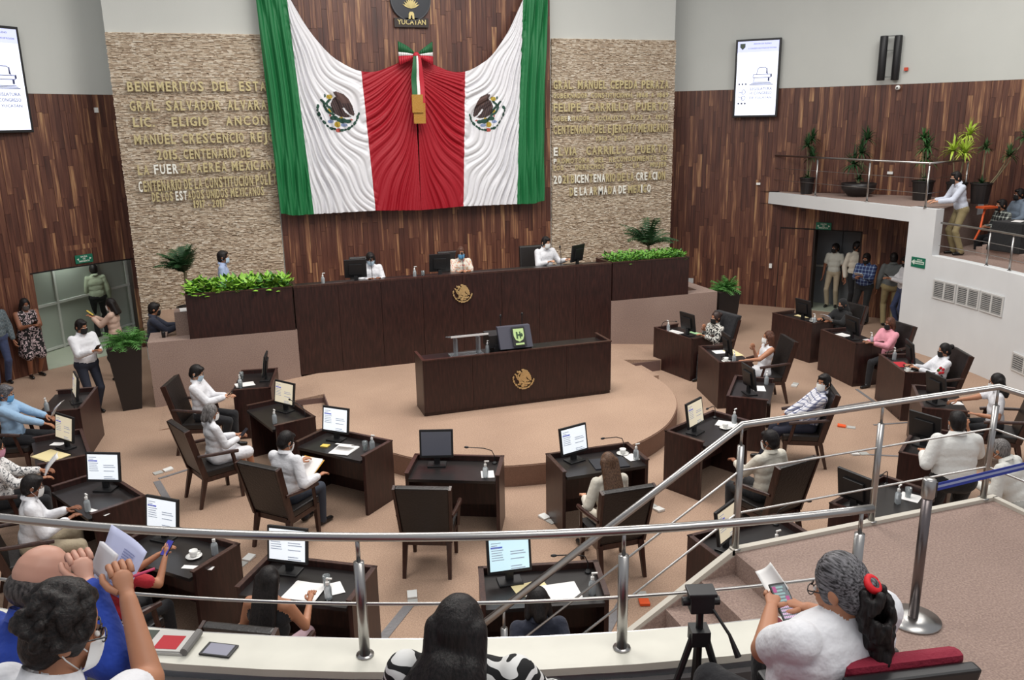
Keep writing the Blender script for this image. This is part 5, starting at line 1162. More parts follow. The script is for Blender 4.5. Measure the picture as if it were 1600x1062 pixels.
# people standing around
h = aty(347, 402, 3.5)
person('man in light blue shirt standing behind the left planter box', -0.1, 'stand', pos=(h.x, 3.5), floor=h.z-1.52, shirt=cloth('powder_blue', (156, 172, 204)), skin=SK3, mask=MSKL, hpitch=.15, hr=(.15,.25,1.1), hl=(-.2,.2,1.0), b=1.0)
r = person('man in dark navy shirt writing at the carpeted counter left of the planter box', .1, 'stand', head=(240, 474, 1.62), floor=0, shirt=NAV, pants=BLK, skin=SK1, mask=MSKK, hpitch=.3, hl=(-.05,.5,1.18), hr=(.1,.48,1.18), lean=.12, b=1.08)
r = person('man in white shirt and black mask standing with a phone', -.9, 'stand', head=(126, 503, 1.6), floor=0, skin=SK1, mask=MSKK, pants=mat('cloth_navy_trousers2', (34, 38, 52), .85), hpitch=.3, hl=(-.06,.34,1.16), hr=(.06,.34,1.16), b=1.12, hyaw=.2)
held_phone((r['lh']+r['rh'])/2+Vector((0,0,.04)), r['face'], 'phone held by the standing man in white shirt at left')
r = person('woman in black floral dress standing by the left door with a phone', -1.0, 'stand', pos=tuple((at(57, 588, 0))[:2]), floor=0, s=.95, b=1.22, shirt=FLO, sleeve='none', skirt=True, pants=DRK, skin=SK3, hair='bob', hairm=HB, mask=MSKG, hpitch=.35, hl=(-.06,.3,1.08), hr=(.06,.3,1.08))
held_phone((r['lh']+r['rh'])/2+Vector((0,0,.04)), r['face'], 'phone held by the woman in the floral dress')
person('man in grey checked shirt and jeans cut by the left picture edge', -1.1, 'stand', pos=tuple((at(6, 600, 0))[:2]), floor=0, s=1.02, b=1.1, shirt=pattern('plaid_grey', [(0, (86, 98, 104)), (.4, (110, 120, 124)), (.8, (70, 80, 88))], 'plaid', 30), pants=JEAN, skin=SK1, mask=MSKW, hpitch=.2)
r = person('woman in rose beige jacket and black trousers reading a yellow phone', 2.9, 'stand', head=(172, 470, 1.53), floor=0, s=.96, b=.95, shirt=TAN, pants=BLK, hair='long', hairm=HB, mask=MSKW, skin=SK1, hpitch=.3, hl=(-.04,.36,1.22), hr=(.05,.36,1.22))
held_phone((r['lh']+r['rh'])/2+Vector((0,0,.05)), r['face'], 'yellow phone held by the woman in rose beige jacket', scr=mat('phone_yellow', (214, 190, 90), .4))
person('man in pale green shirt seen from behind in the left doorway', 1.9, 'stand', pos=(-7.0, 8.1), floor=0.012, shirt=PGR, pants=BLK, skin=SK3, mask=None, b=1.05, s=1.02)
person('man in white short sleeved shirt and khaki trousers in the right doorway', -2.5, 'stand', pos=tuple((at(1298, 480, 0))[:2]), floor=0.012, shirt=cloth('dim_white', (200, 200, 190)), sleeve='short', pants=BEI, skin=SK3, mask=MSKK, hair='short', s=.98, b=.95, hyaw=-.5)
person('man in cream shirt and black mask behind the doorway group', -1.9, 'stand', pos=(10.25, 3.5), floor=0.012, shirt=CRM, pants=DRK, skin=SK3, mask=MSKK, s=1.06, hyaw=.6)
r = person('man in blue plaid shirt reading a paper by the right door', -2.7, 'stand', pos=tuple((at(1345, 505, 0))[:2]), floor=0, shirt=PLB, pants=BLK, skin=SK3, mask=MSKK, b=1.18, hpitch=.4, hl=(-.08,.34,1.15), hr=(.06,.34,1.13))
held_paper((r['lh']+r['rh'])/2+Vector((0,0,.05)), r['face'], 'white paper held by the man in blue plaid', .2, .14, .5)
person('man in grey shirt and khaki trousers with his back turned under the gallery', .9, 'stand', pos=tuple((at(1386, 508, 0))[:2]), floor=0, shirt=GRY, pants=KHA, skin=SK3, mask=None, b=1.12, s=1.02)
r = person('man in white shirt half hidden by the white pillar under the gallery', 2.9, 'stand', pos=tuple((at(1406, 512, 0))[:2]), floor=0, shirt=WHT, pants=JEAN, skin=SK1, mask=MSKK, hpitch=.5, hl=(-.05,.34,1.15), hr=(.06,.36,1.15), b=1.05)
held_phone((r['lh']+r['rh'])/2+Vector((0,0,.04)), r['face'], 'phone held by the man beside the white pillar')
r = person('man in pale blue shirt and khaki trousers leaning on the white pillar', 2.75, 'stand', pos=(9.62, .02), floor=1.98, shirt=cloth('pale_blue', (206, 212, 226)), pants=KHA, skin=SK2, mask=MSKK, lean=.26, hpitch=.2, hl=(-.1,.5,1.06), hr=(.16,.46,1.06), b=1.02, hyaw=.15)
def gal_seated(pos, fl, face, label, **kw): return person(label, face, 'sit', pos=pos, floor=fl, group='spectators in the right gallery', **kw)
h = atr(1573, 318, 10.9)
gal_seated((h.x, h.y), h.z-1.21, 2.9, 'man in black and white plaid shirt seated in the right gallery', shirt=PLK, skin=SK1, mask=MSKK, hl=(-.1,.35,.75), hr=(.1,.33,.75), sleeve='long', b=1.08, lean=.15)
h = atr(1594, 302, 11.5)
gal_seated((h.x, h.y), h.z-1.21, 2.9, 'man in grey shirt at the far right edge of the gallery', shirt=cloth('steel_blue', (120, 134, 150)), skin=SK3, mask=MSKK)
r = person('stocky man in white guayabera standing with his back to the gallery', 1.15, 'stand', head=(1497, 645, 1.62), floor=0, shirt=cloth('guayabera', (220, 220, 216), .6), pants=BLK, skin=SK1, mask=MSKW, b=1.34, hpitch=.2, lean=.1, hr=(.2,.2,1.35), hl=(-.25,.22,1.1), sleeve='long')
r = person('grey haired man in white shirt crouching beside the standing man', 1.9, 'crouch', head=(1562, 702, 1.02), floor=0, shirt=cloth('guayabera2', (214, 214, 208), .6), pants=mat('cloth_light_grey', (172, 172, 166), .85), hairm=HG, skin=SK1, mask=MSKW, b=1.25, lean=.45, hpitch=.2, hl=(-.2,.4,.62), hr=(.1,.42,.62), shoe=SHOE)
# ------------------------------------------------------------------ railings
def vline(mb, p, z0, z1, r=.024, pin=.11):
    x, y = p; mb.tube([(x,y,z0), (x,y,z1-pin)], r, 12); mb.tube([(x,y,z1-pin), (x,y,z1)], r*.4, 8); mb.tube([(x,y,z0), (x,y,z0+.008)], r*1.7, 12)
rl = thing('gallery_railing', 'curved brushed steel railing on the cream parapet of the near gallery', 'railing', (0, 0, 2.17))
A = [212+51.7*k/60 for k in range(61)]
mb = MB(); mb.tube([(*P2(9.73, a), .64) for a in A], .0215, 12); mb.build('handrail', M_STEEL, rl, smooth=True)
mb = MB(); mb.tube([(*P2(9.73, a), .285) for a in A], .0085, 8); mb.build('middle_rail', M_STEEL, rl, smooth=True)
for a in (218, 226, 248.75, 256.2, 263.35): mb = MB(); vline(mb, P2(9.73, a), 0, .64, .026, .13); mb.build('post', M_STEEL, rl, smooth=True)
l2 = thing('landing_railing', 'brushed steel railing along the stairs and the carpeted landing', 'railing', (0, -7.84, 0))
path = [(-2.62,0,1.33), (-.58,0,2.54), (1.84,0,2.54), (1.95,-1.5,2.54), (2.05,-3.6,2.54)]
mb = MB(); mb.tube(path, .026, 12); mb.build('handrail', M_STEEL, l2, smooth=True)
for dz in (.36, .70): mb = MB(); mb.tube([(x, y, z-dz) for x, y, z in path], .009, 8); mb.build('middle_rail', M_STEEL, l2, smooth=True)
for x, y, z0, z1 in ((-2.42,0,.46,1.45), (-.58,0,1.55,2.54), (.68,0,1.55,2.54), (1.84,0,1.55,2.54), (2.0,-2.6,1.55,2.54)): mb = MB(); vline(mb, (x, y), z0, z1, .026, .16); mb.build('post', M_STEEL, l2, smooth=True)
l3 = thing('upper_gallery_railing', 'thin steel railing along the edge of the white upper gallery slab', 'railing', (0, 0, 2.9))
path = [(8.82,5.05,.86), (8.99,.3,.86), (10.5,.82,.86)]
mb = MB(); mb.tube(path, .022, 8); mb.build('handrail', M_STEEL, l3, smooth=True)
for dz in (.3, .58): mb = MB(); mb.tube([(x, y, z-dz) for x, y, z in path], .006, 6); mb.build('middle_rail', M_STEEL, l3)
for p in ((8.82,5.05), (8.88,3.45), (8.94,1.85), (8.99,.3), (10.5,.82)): mb = MB(); vline(mb, p, 0, .86, .02, .05); mb.build('post', M_STEEL, l3, smooth=True)
l4 = thing('right_gallery_railing', 'thin steel railing on the white curved wall of the right gallery', 'railing', (0, 0, 2.0))
aa = [-.2-.6*k for k in range(50)]
mb = MB(); mb.tube([(*P2(9.1, a), .64) for a in aa], .02, 8); mb.build('handrail', M_STEEL, l4, smooth=True)
for z in (.2, .42): mb = MB(); mb.tube([(*P2(9.1, a), z) for a in aa], .006, 6); mb.build('middle_rail', M_STEEL, l4)
for px in (1458, 1543, 1580): q = atr(px, 400, 9.1); mb = MB(); vline(mb, (q.x, q.y), 0, .64, .02, .05); mb.build('post', M_STEEL, l4, smooth=True)
for a in (-17, -22): mb = MB(); vline(mb, P2(9.1, a), 0, .64, .02, .05); mb.build('post', M_STEEL, l4, smooth=True)
# belt stanchion on the landing
sb = at(1426, 968, 1.53); sn = thing('belt_stanchion', 'steel crowd control post with blue belt standing on the carpeted landing', 'stanchion', (sb.x, sb.y, 1.53))
mb = MB(); mb.lathe([(.17,0),(.17,.015),(.06,.03)], seg=24); mb.build('base', M_STEEL, sn, smooth=True)
mb = MB(); mb.tube([(0,0,.02),(0,0,.88)], .031, 16); mb.build('pole', mat('smoky_steel', (120, 112, 112), .28, 1.0), sn, smooth=True)
mb = MB(); mb.lathe([(.034,.86),(.040,.87),(.040,.985),(.034,.99),(.0001,.99)], seg=20); mb.build('belt_head', M_STEEL, sn, smooth=True)
be = at(1700, 700, 2.47)-Vector((sb.x, sb.y, 1.53)); d = Vector((be.x, be.y, 0)).normalized()
mb = MB(); mb.obox(d*.035+Vector((0,0,.91)), d*.06+Vector((0,0,.91)), .03, .1); mb.build('belt_clip', M_BLACK, sn)
mb = MB(); mb.obox(d*.05+Vector((0,0,.92)), Vector((be.x,be.y,.92)), .004, .052); o = mb.build('belt', mat('belt_blue', (40, 58, 150), .7), sn)
mb = MB(); mb.obox(d*.05+Vector((0,0,.922)), Vector((be.x,be.y,.922)), .006, .016); mb.build('belt_stripe', mat('belt_grey', (150, 160, 196), .7), o)

# ------------------------------------------------------------------ screens, loudspeaker, signs, vents on the walls
def wall_tv(pL, pR, z0, z1, label, twist=0):
    pL, pR = Vector((*pL, 0)), Vector((*pR, 0)); c = (pL+pR)/2; W = (pR-pL).length; dx = (pR-pL).normalized(); rz = math.atan2(dx.y, dx.x)
    t = thing('wall_screen', label, 'screen', (c.x, c.y, z0), rz, 'tall lit screens high on the walls'); H = z1-z0
    mb = MB(); mb.box(-W/2, W/2, -.08, 0, 0, H); mb.build('casing', M_BLACK, t, bevel=.01)
    mb = MB(); mb.box(-.2, .2, 0, .32, H*.3, H*.7); mb.build('wall_bracket', M_BLACK, t)
    mb = MB(); mb.box(-W/2+.05, W/2-.05, -.084, -.08, .05, H-.05); s_ = mb.build('display', mat('tv_lit', (222, 228, 244), .4, emit=1.0), t)
    ink = mat('tv_ink', (84, 92, 140), .5, emit=.3); ink2 = mat('tv_ink_dark', (48, 52, 80), .5, emit=.2); F = -.086
    mb = MB(); mb.box(-W/2+.05, W/2-.05, -.0855, -.084, H-.3, H-.05); mb.build('banner', mat('tv_banner', (196, 202, 238), .4, emit=.75), s_)
    mb = MB(); mb.slabpts([(-.42,F,H-.1),(-.42,F,H-.18),(-.36,F,H-.24),(-.30,F,H-.18),(-.30,F,H-.1)], [(-.42,F-.004,H-.1),(-.42,F-.004,H-.18),(-.36,F-.004,H-.24),(-.30,F-.004,H-.18),(-.30,F-.004,H-.1)]); mb.build('crest', mat('tv_crest', (66, 78, 66), .5, emit=.2), s_)
    k = W/1.08
    for i, tx in enumerate(('LEGISLATURA', 'H. CONGRESO', 'DE YUCATÁN')): text_obj('lettering', tx, ink, Matrix.Translation((.12*k, F, H*.295-.1*(i-1))) @ FACE, .062, .52*k, .002, .0, s_)
    for i, tx in enumerate(('SESION DE PLENO', 'H. CONGRESO DEL ESTADO DE YUCATAN')): text_obj('lettering', tx, ink, Matrix.Translation((.1*k, F, H-.13-.1*i)) @ FACE, .03, (.42, .66)[i]*k, .002, 0, s_)
    mb = MB()
    def ln(a, b, w_=.008): mb.obox((a[0]*k, F, a[1]), (b[0]*k, F, b[1]), .004, w_, 0, up=(0, -1, 0)) if False else mb.tube([(a[0]*k, F, a[1]), (b[0]*k, F, b[1])], w_*.85, 5)
    zb = H*.42
    for i in range(3): ln((-.16+.035*i, zb+.025*i), (.40-.035*i, zb+.025*i))
    for x in (-.06, .29): ln((x, zb+.07), (x, zb+.16))
    ln((-.08, zb+.16), (.33, zb+.16)); ln((-.08, zb+.23), (.33, zb+.23)); ln((-.08, zb+.16), (-.08, zb+.23)); ln((.33, zb+.16), (.33, zb+.23))
    for a, b in (((.0,zb+.23),(.02,zb+.35)), ((.02,zb+.35),(.06,zb+.39)), ((.06,zb+.39),(.2,zb+.39)), ((.2,zb+.39),(.24,zb+.35)), ((.24,zb+.35),(.26,zb+.23))): ln(a, b)
    for q in (0, 1):
        zc = H*.30+(.06 if q == 0 else -.08); s = 1 if q == 0 else -1
        pts = [(-.42+.02*j, F, zc+s*(-.03+.02*math.sin(j*.7))) for j in range(5)] + [(-.30+.06*math.cos(a_)*(1-j*.035), F, zc+.06*math.sin(a_)*(1-j*.035)) for j, a_ in enumerate([-2.2+s*0+.45*m_ for m_ in range(16)])]
        mb.tube([(p[0]*k, p[1], p[2]) for p in pts], .005, 5)
    mb.build('temple_logo', ink, s_)
    mb = MB(); mb.box(.27*k, .31*k, F-.002, F, zb+.08, zb+.155); mb.box(.225*k, .25*k, F-.002, F, zb+.25, zb+.37); mb.box(.335*k, .36*k, F-.002, F, zb+.17, zb+.24)
    for z in (H*.42+.02, H*.17+.02):
        for x in (-.41, -.33, -.25): mb.ball((x*k, F, z), (.02,.004,.02), 10, 6)
    mb.build('logo_marks', ink2, s_)
    return t
wall_tv((8.0, 5.62), (8.75, 4.88), 4.67, 6.47, 'tall lit screen with temple logo high on the right wall')
wall_tv((-8.13, 4.93), (-7.36, 5.68), 4.62, 6.5, 'tall lit screen with temple logo cut by the left picture edge')
sp = thing('wall_loudspeaker', 'pair of black column loudspeakers on a bracket high on the right wall', 'loudspeaker', (10.2, 2.95, 5.42), -math.radians(58)+0.35)
for x in (-.16, .13):
    mb = MB(); mb.lathe([(.075,0),(.08,.01),(.08,.92),(.075,.93)], c=(x,0,0), seg=14, sx=1.05, sy=1.1); mb.build('column', M_BLACK, sp, smooth=True)
    mb = MB(); mb.lathe([(.07,.93),(.07,.94)], c=(x,0,0), seg=14, sx=1.05, sy=1.1); mb.build('top_cap', mat('grey_cap', (120, 122, 122), .5), sp)
for z in (.06, .62, .92): mb = MB(); mb.box(-.1, .08, -.01, .01, z, z+.02); mb.build('crossbar', mat('grey_metal', (110, 112, 110), .5, .4), sp)
for x in (-.12, .13): mb = MB(); mb.tube([(x,.05,.85),(x+.2,.55,1.05)], .015, 6); mb.build('wall_arm', MATS['grey_metal'], sp)
def wallpt(x, y, side='R', off=.05):
    R = (RR if side == 'R' else RL)-off; p = atr(x, y, R, CYW); a = math.atan2(p.y-CYW, p.x); return p, a-math.pi/2
def wall_box(name, x, y, w_, h_, m_, label, cat, side='R', d=.03, off=.06):
    p, rz = wallpt(x, y, side, off); mb = MB(); mb.box(-w_/2, w_/2, -d, d*.6, -h_/2, h_/2); o = mb.build(name, m_, None, bevel=.004); tag(o, label, cat); return place(o, p, rz)
wall_box('light_switch', 150, 172, .07, .1, M_PORC, 'small white plate high on the left wood wall', 'switch', 'L')
wall_box('light_switch', 1204, 415, .07, .11, M_PORC, 'white switch plate left of the right door on the wood wall', 'switch')
wall_box('socket_plate', 1185, 287, .1, .05, M_PORC, 'small white plate beside the tip of the upper gallery slab', 'socket')
wall_box('socket_plate', 1391, 270, .12, .06, M_PORC, 'small white plate behind the potted plants of the upper gallery', 'socket')
wall_box('alarm_box', 1416, 108, .08, .07, mat('alarm_red', (206, 70, 40), .5), 'small red box beside the column loudspeakers', 'alarm')
p, rz = wallpt(1404, 137); cm = thing('security_camera', 'small white dome camera under the column loudspeakers', 'camera', p, rz)
mb = MB(); mb.ball((0,-.06,0), (.055,.055,.055)); mb.build('dome', M_PORC, cm, smooth=True); mb = MB(); mb.ball((0,-.1,-.005), (.022,.022,.022)); mb.build('lens', M_BLACK, cm, smooth=True)
mb = MB(); mb.box(-.09, .09, -.012, .01, -.06, .06); o = mb.build('socket_plate', mat('grey_plate', (190, 192, 192), .5), None); tag(o, 'grey double socket plate above the right carpeted low wall', 'socket'); p, rz = wallpt(1078, 438, 'R', .06); place(o, p, rz)
signg = mat('sign_green', (20, 110, 84), .5); signw = mat('sign_white', (214, 226, 214), .6)
def sign(p, rz, label, w_=.36, h_=.17, kind='exit'):
    t = thing('exit_sign', label, 'sign', p, rz); mb = MB(); mb.box(-w_/2, w_/2, -.012, 0, -h_/2, h_/2); mb.build('panel', signg, t)
    if kind == 'exit':
        for i, tx in enumerate(('SALIDA', 'DE', 'EMERGENCIA')): text_obj('lettering', tx, signw, Matrix.Translation((0, -.014, .03-.045*i)) @ FACE, .032, (.14, .05, .22)[i], .003, .02, t)
        for s in (-1, 1): mb = MB(); mb.slabpts([(s*.15,-.013,0),(s*.11,-.013,.025),(s*.11,-.013,-.025)], [(s*.15,-.017,0),(s*.11,-.017,.025),(s*.11,-.017,-.025)]); mb.build('arrow', signw, t)
    else:
        mb = MB(); pts = [(-.16,0),(-.09,.055),(-.09,.03),(.15,.03),(.15,-.03),(-.09,-.03),(-.09,-.055)]; mb.slabpts([(x,-.013,z) for x, z in pts], [(x,-.017,z) for x, z in pts]); mb.build('arrow', signw, t)
        text_obj('lettering', 'RUTA DE', signw, Matrix.Translation((.04, -.014, .042)) @ FACE, .026, .12, .003, .02, t); text_obj('lettering', 'EVACUACION', signg, Matrix.Translation((.03, -.0185, -.014)) @ FACE, .028, .2, .002, .02, t)
    return t
p, rz = wallpt(1287, 353); sign(p, rz, 'green emergency exit sign above the right doorway')
p, rz = wallpt(131, 404, 'L'); sign(p, rz, 'green emergency exit sign above the left doorway')
p = atr(1435, 410, 8.985); sign(p, math.atan2(p.y, p.x)-math.pi/2, 'green arrow sign on the white curved wall of the right gallery', .34, .2, 'arrow')
# ventilation grilles
def grille(px0, px1, py, z0, z1, label, n, dark=False):
    a0 = math.atan2(atr(px0, py, 8.99).y, atr(px0, py, 8.99).x); a1 = math.atan2(atr(px1, py, 8.99).y, atr(px1, py, 8.99).x); a = (a0+a1)/2; W = abs(a1-a0)*8.99
    t = thing('vent_grille', label, 'vent', (8.99*math.cos(a), 8.99*math.sin(a), z0), a-math.pi/2, 'white ventilation grilles in the gallery wall'); H = z1-z0; fm = mat('vent_frame', (206, 206, 204), .5)
    mb = MB(); mb.box(-W/2+.01, W/2-.01, -.004, .0, .02, H-.02); mb.build('duct', mat('duct_dark', (70, 70, 72), .8), t)
    for nm, b in (('frame_rail', (-W/2, W/2, -.02, .0, 0, .03)), ('frame_rail', (-W/2, W/2, -.02, .0, H-.03, H)), ('frame_stile', (-W/2, -W/2+.03, -.02, 0, .03, H-.03)), ('frame_stile', (W/2-.03, W/2, -.02, 0, .03, H-.03)), ('frame_stile', (-.02, .02, -.02, 0, .03, H-.03))): mb = MB(); mb.box(*b); mb.build(nm, fm, t)
    mb = MB(); mb.box(-W/2+.03, W/2-.03, -.018, -.004, 0, (H-.06)/n*.5); me = mb.mesh('slat', mat('vent_slat', (170, 170, 168), .5))
    for k in range(n): o = link('slat', me, t); o.location = (0, 0, .03+(H-.06)*(k+.25)/n)
for i, (a, b, w_) in enumerate(((1457, 1493, 'left'), (1495, 1531, 'middle'), (1533, 1570, 'right'))): grille(a, b, 460, 1.19, 1.56, w_+' one of three white grilles on the curved gallery wall', 9)
grille(1580, 1622, 570, .36, .68, 'low white grille near the floor at the right picture edge', 7)

# ------------------------------------------------------------------ plants
def fronds(mb, c, n, L, droop, wd, seed, up=1.0, leaflets=9, m=0, aim=None):
    r = random.Random(seed)
    for k in range(n):
        a = 2*math.pi*k/n+r.uniform(-.3, .3); el = r.uniform(.35, 1.25)*up; l = L*r.uniform(.7, 1.1); p = Vector(c); d = Vector((math.cos(a)*math.cos(el), math.sin(a)*math.cos(el), math.sin(el)))
        if aim: d = (d+Vector(aim)).normalized()
        pts = [p.copy()]
        for j in range(leaflets): p = p+d*l/leaflets; d = (d+Vector((0,0,-droop/leaflets*(1+j*.2)))).normalized(); pts.append(p.copy())
        mb.tube(pts, [wd*.12*(1-j/len(pts)*.7) for j in range(len(pts))], 3, m)
        for j in range(1, len(pts)-1):
            t = (pts[j+1]-pts[j]).normalized(); sd = t.cross(Vector((0,0,1))); sd = sd.normalized() if sd.length > .01 else Vector((1,0,0)); sc = wd*math.sin(math.pi*(j/len(pts))**.7)+wd*.3
            for s in (-1, 1):
                tip = pts[j]+sd*s*sc+t*sc*.5+Vector((0,0,-sc*.2)); mb.add([pts[j]-t*wd*.09, tip, pts[j]+t*wd*.16], [(0,1,2)], m)
def strap_leaves(mb, c, n, L, wd, seed, m=0, spread=1.2):
    r = random.Random(seed)
    for k in range(n):
        a = r.uniform(0, 6.283); el = r.uniform(-.3, 1.4)*spread; l = L*r.uniform(.6, 1.1); d = Vector((math.cos(a)*math.cos(el), math.sin(a)*math.cos(el), math.sin(el))); p = Vector(c); sd = Vector((-math.sin(a), math.cos(a), 0)); vs = []
        for j in range(5): w_ = wd*(1-(j/4)**2)+.001; vs += [p-sd*w_, p+sd*w_]; p = p+d*l/4; d = (d+Vector((0,0,-.28))).normalized()
        mb.add(vs, [(2*j, 2*j+1, 2*j+3, 2*j+2) for j in range(4)], m)
def pot(t, r0, r1, h, square=False, z=0):
    mb = MB()
    if square: mb.slabpts([(-r0,-r0,z),(r0,-r0,z),(r0,r0,z),(-r0,r0,z)], [(-r1,-r1,z+h),(r1,-r1,z+h),(r1,r1,z+h),(-r1,r1,z+h)])
    else: mb.lathe([(r0,z),(r1*.97,z+h*.9),(r1*1.06,z+h*.92),(r1*1.06,z+h),(r1*.93,z+h),(r1*.9,z+h*.93)], seg=20)
    mb.build('pot', M_POT, t, smooth=False)
def stuffpart(mb, name, m, t): o = mb.build(name, m, t); tag(o, kind='stuff'); return o
def tall_planter(x, y, rz, label, r0, r1, h, seed, L=.42):
    t = thing('tall_planter', label, 'plant', (x, y, 0), rz, None); pot(t, r0, r1, h, True)
    mb = MB(); mb.box(-r1*.88, r1*.88, -r1*.88, r1*.88, h-.002, h+.012); mb.build('soil', M_SOIL, t)
    mb = MB(); fronds(mb, (0,0,h), 46, L, .6, .09, seed, .8, 10); fronds(mb, (.12,.05,h), 36, L*.85, .4, .09, seed+1, 1.0, 9, 1); stuffpart(mb, 'foliage', [leafmat('fern_green', (84, 136, 66), .3), M_LEAF], t)
tall_planter(-5.86, 2.36, .1, 'tall black tapered planter with fern left of the carpeted low wall', .15, .27, 1.12, 7)
tall_planter(6.2, 2.9, 0, 'tall black planter with fern right of the carpeted low wall', .2, .27, 1.0, 9)
def palm(x, y, z0, label, seed, L, aim, zc):
    t = thing('potted_palm', label, 'plant', (x, y, z0)); pot(t, .16, .2, .35)
    mb = MB(); mb.tube([(0,0,.3),(.02,0,zc)], .03, 8); mb.build('trunk', M_STEM, t)
    mb = MB(); fronds(mb, (0,0,zc), 36, L, .5, .14, seed, .95, 14, 0, aim); stuffpart(mb, 'foliage', [M_LEAFD], t)
q = aty(290, 445, 3.9); palm(q.x, 3.9, 1.04, 'dark feathery palm behind the left planter box before the stone wall', 3, .55, (-.35,0,.45), aty(285, 425, 3.9).z-1.04)
q = aty(1012, 392, 3.9); palm(q.x, 3.9, 1.04, 'feathery palm behind the right planter box before the stone wall', 4, .8, (0,0,.15), aty(1012, 384, 3.9).z-1.04)
def dracaena(px, py, R, label, seed, heads, mm, potk=(.14,.18,.42), bowl=False):
    q = atr(px, py, R, CYW); t = thing('potted_dracaena', label, 'plant', (q.x, q.y, 2.9), 0, 'potted plants on the upper gallery')
    if bowl:
        mb = MB(); mb.lathe([(.2,0),(.36,.16),(.38,.3),(.35,.3),(.33,.27)], seg=24); mb.build('pot', M_POT, t, smooth=True)
    else: pot(t, *potk)
    for i, (dx, dy, z, L) in enumerate(heads):
        mb = MB(); mb.tube([(dx*.2,dy*.2,.3),(dx*.6,dy*.6,z*.6),(dx,dy,z)], .014, 6); mb.build('stem', M_STEM, t)
        mb = MB(); strap_leaves(mb, (dx,dy,z), 60, L, .02, seed+i); stuffpart(mb, 'foliage', mm, t)
    mb = MB(); strap_leaves(mb, (0,0,.4), 40, .2, .02, seed+9); stuffpart(mb, 'undergrowth', M_LEAFD, t)
dracaena(1260, 300, 11.7, 'leftmost potted plant on the upper gallery, slender and dark green', 1, [(-.05,0,1.1,.34),(.1,.05,1.25,.3),(.02,-.1,.85,.3)], M_LEAFD, (.13,.17,.38))
dracaena(1340, 308, 11.5, 'plant in a wide low bowl on the upper gallery', 4, [(0,0,.95,.45),(.12,0,1.25,.35),(-.1,.1,.7,.45)], M_LEAFD, bowl=True)
dracaena(1440, 310, 11.3, 'third potted plant from the left on the upper gallery', 8, [(0,0,1.1,.38),(.1,.1,.85,.4),(-.12,0,1.3,.25)], leafmat('leaf_mid', (58, 104, 52), .3), (.18,.22,.42))
dracaena(1492, 315, 11.2, 'yellow green potted plant above the leaning man', 12, [(0,-.1,1.0,.4),(-.2,0,1.05,.36),(.28,.1,1.35,.36)], M_LEAFY, (.16,.2,.42))
dracaena(1530, 316, 11.3, 'rightmost potted plant on the upper gallery with a slanting stem', 17, [(.5,-.45,1.3,.3),(.3,-.3,.95,.28),(0,0,1.1,.22)], leafmat('leaf_dim', (60, 90, 50), .3), (.16,.2,.42))

# ------------------------------------------------------------------ floor boxes, tape, small things on the floor
fb0 = None
FL = [(247,739,'w'),(377,882,'w'),(645,942,'w'),(862,815,'w'),(1330,668,'o'),(1350,709,'w'),(1338,750,'w'),(1243,600,'w'),(1003,930,'o'),(1018,790,'w'),(300,832,'w')]
for i, (x, y, c) in enumerate(FL[:10]):
    q = at(x, y, 0); t = thing('floor_socket', ['white floor socket with lid open left of the stern row chairs', 'open white floor socket between the two near left desks', 'white floor socket beside the silver tape near the gallery', 'white floor socket at the foot of the desk of the long haired woman', 'orange lidded floor socket behind the checked shirt man', 'white floor socket seen between the rails at right', 'white floor socket left of the desk behind the landing railing', 'white floor socket behind the sleeveless woman', 'orange lidded floor socket beside the near right silver tape', 'white floor socket right of the long haired woman'][i], 'socket', (q.x, q.y, 0), .4+i*.5, 'open floor sockets')
    mb = MB(); mb.box(-.06, .06, -.05, .05, 0, .012); mb.build('socket_body', mat('socket_grey', (176, 176, 172), .5), t)
    mb = MB(); mb.slabpts([(.08,-.05,.004),(.2,-.05,.004),(.2,.05,.004),(.08,.05,.004)], [(.08,-.05,.02),(.2,-.05,.03),(.2,.05,.03),(.08,.05,.02)]); mb.build('lid', M_PORC if c == 'w' else mat('socket_orange', (230, 90, 40), .5), t)
tape = mat('silver_tape', (120, 118, 120), .45, bump=(30, .4))
for i, (pts, w_, lab) in enumerate((([(245,752),(266,788)], .09, 'silver tape strip running to the floor socket at left'), ([(248,748),(312,728)], .05, 'thin tape line beside the grey haired woman\'s chair'), ([(640,945),(597,998)], .1, 'silver tape strip on the carpet right of the nearest left desk'), ([(975,935),(940,1000)], .09, 'silver tape strip on the carpet right of the nearest middle desk'), ([(1338,608),(1372,632)], .05, 'dark tape line between the desks at right'), ([(1308,636),(1362,627)], .03, 'thin dark tape line behind the checked shirt man'), ([(1365,664),(1420,660)], .04, 'faint tape line seen between the rails'), ([(1352,710),(1425,714)], .04, 'lower faint tape line seen between the rails'), ([(1068,570),(1100,588)], .05, 'grey tape strip between two right desks'))):
    ps = [at(x, y, 0)+Vector((0,0,.004)) for x, y in pts]; mb = MB(); mb.obox(ps[0], ps[1], w_, .006); o = mb.build('floor_tape', tape); tag(o, lab, 'tape')
q = at(289, 553, 1.15); 
mb = MB(); mb.lathe([(.03,0),(.034,.09),(.03,.1)], seg=12); o = mb.build('black_tumbler', M_BLACK, None, smooth=True); tag(o, 'small black tumbler on the end of the left carpeted wall', 'cup'); q = at(256, 527, 1.15); place(o, (q.x, max(q.y, 2.3), 1.152))
o = sheets(4, .42, .3, M_PAPER, 77).build('paper_stack', M_PAPER); tag(o, 'open white papers on the carpeted counter beside the navy shirted man', 'paper'); place(o, (-4.75, 3.03, 1.502), .1)

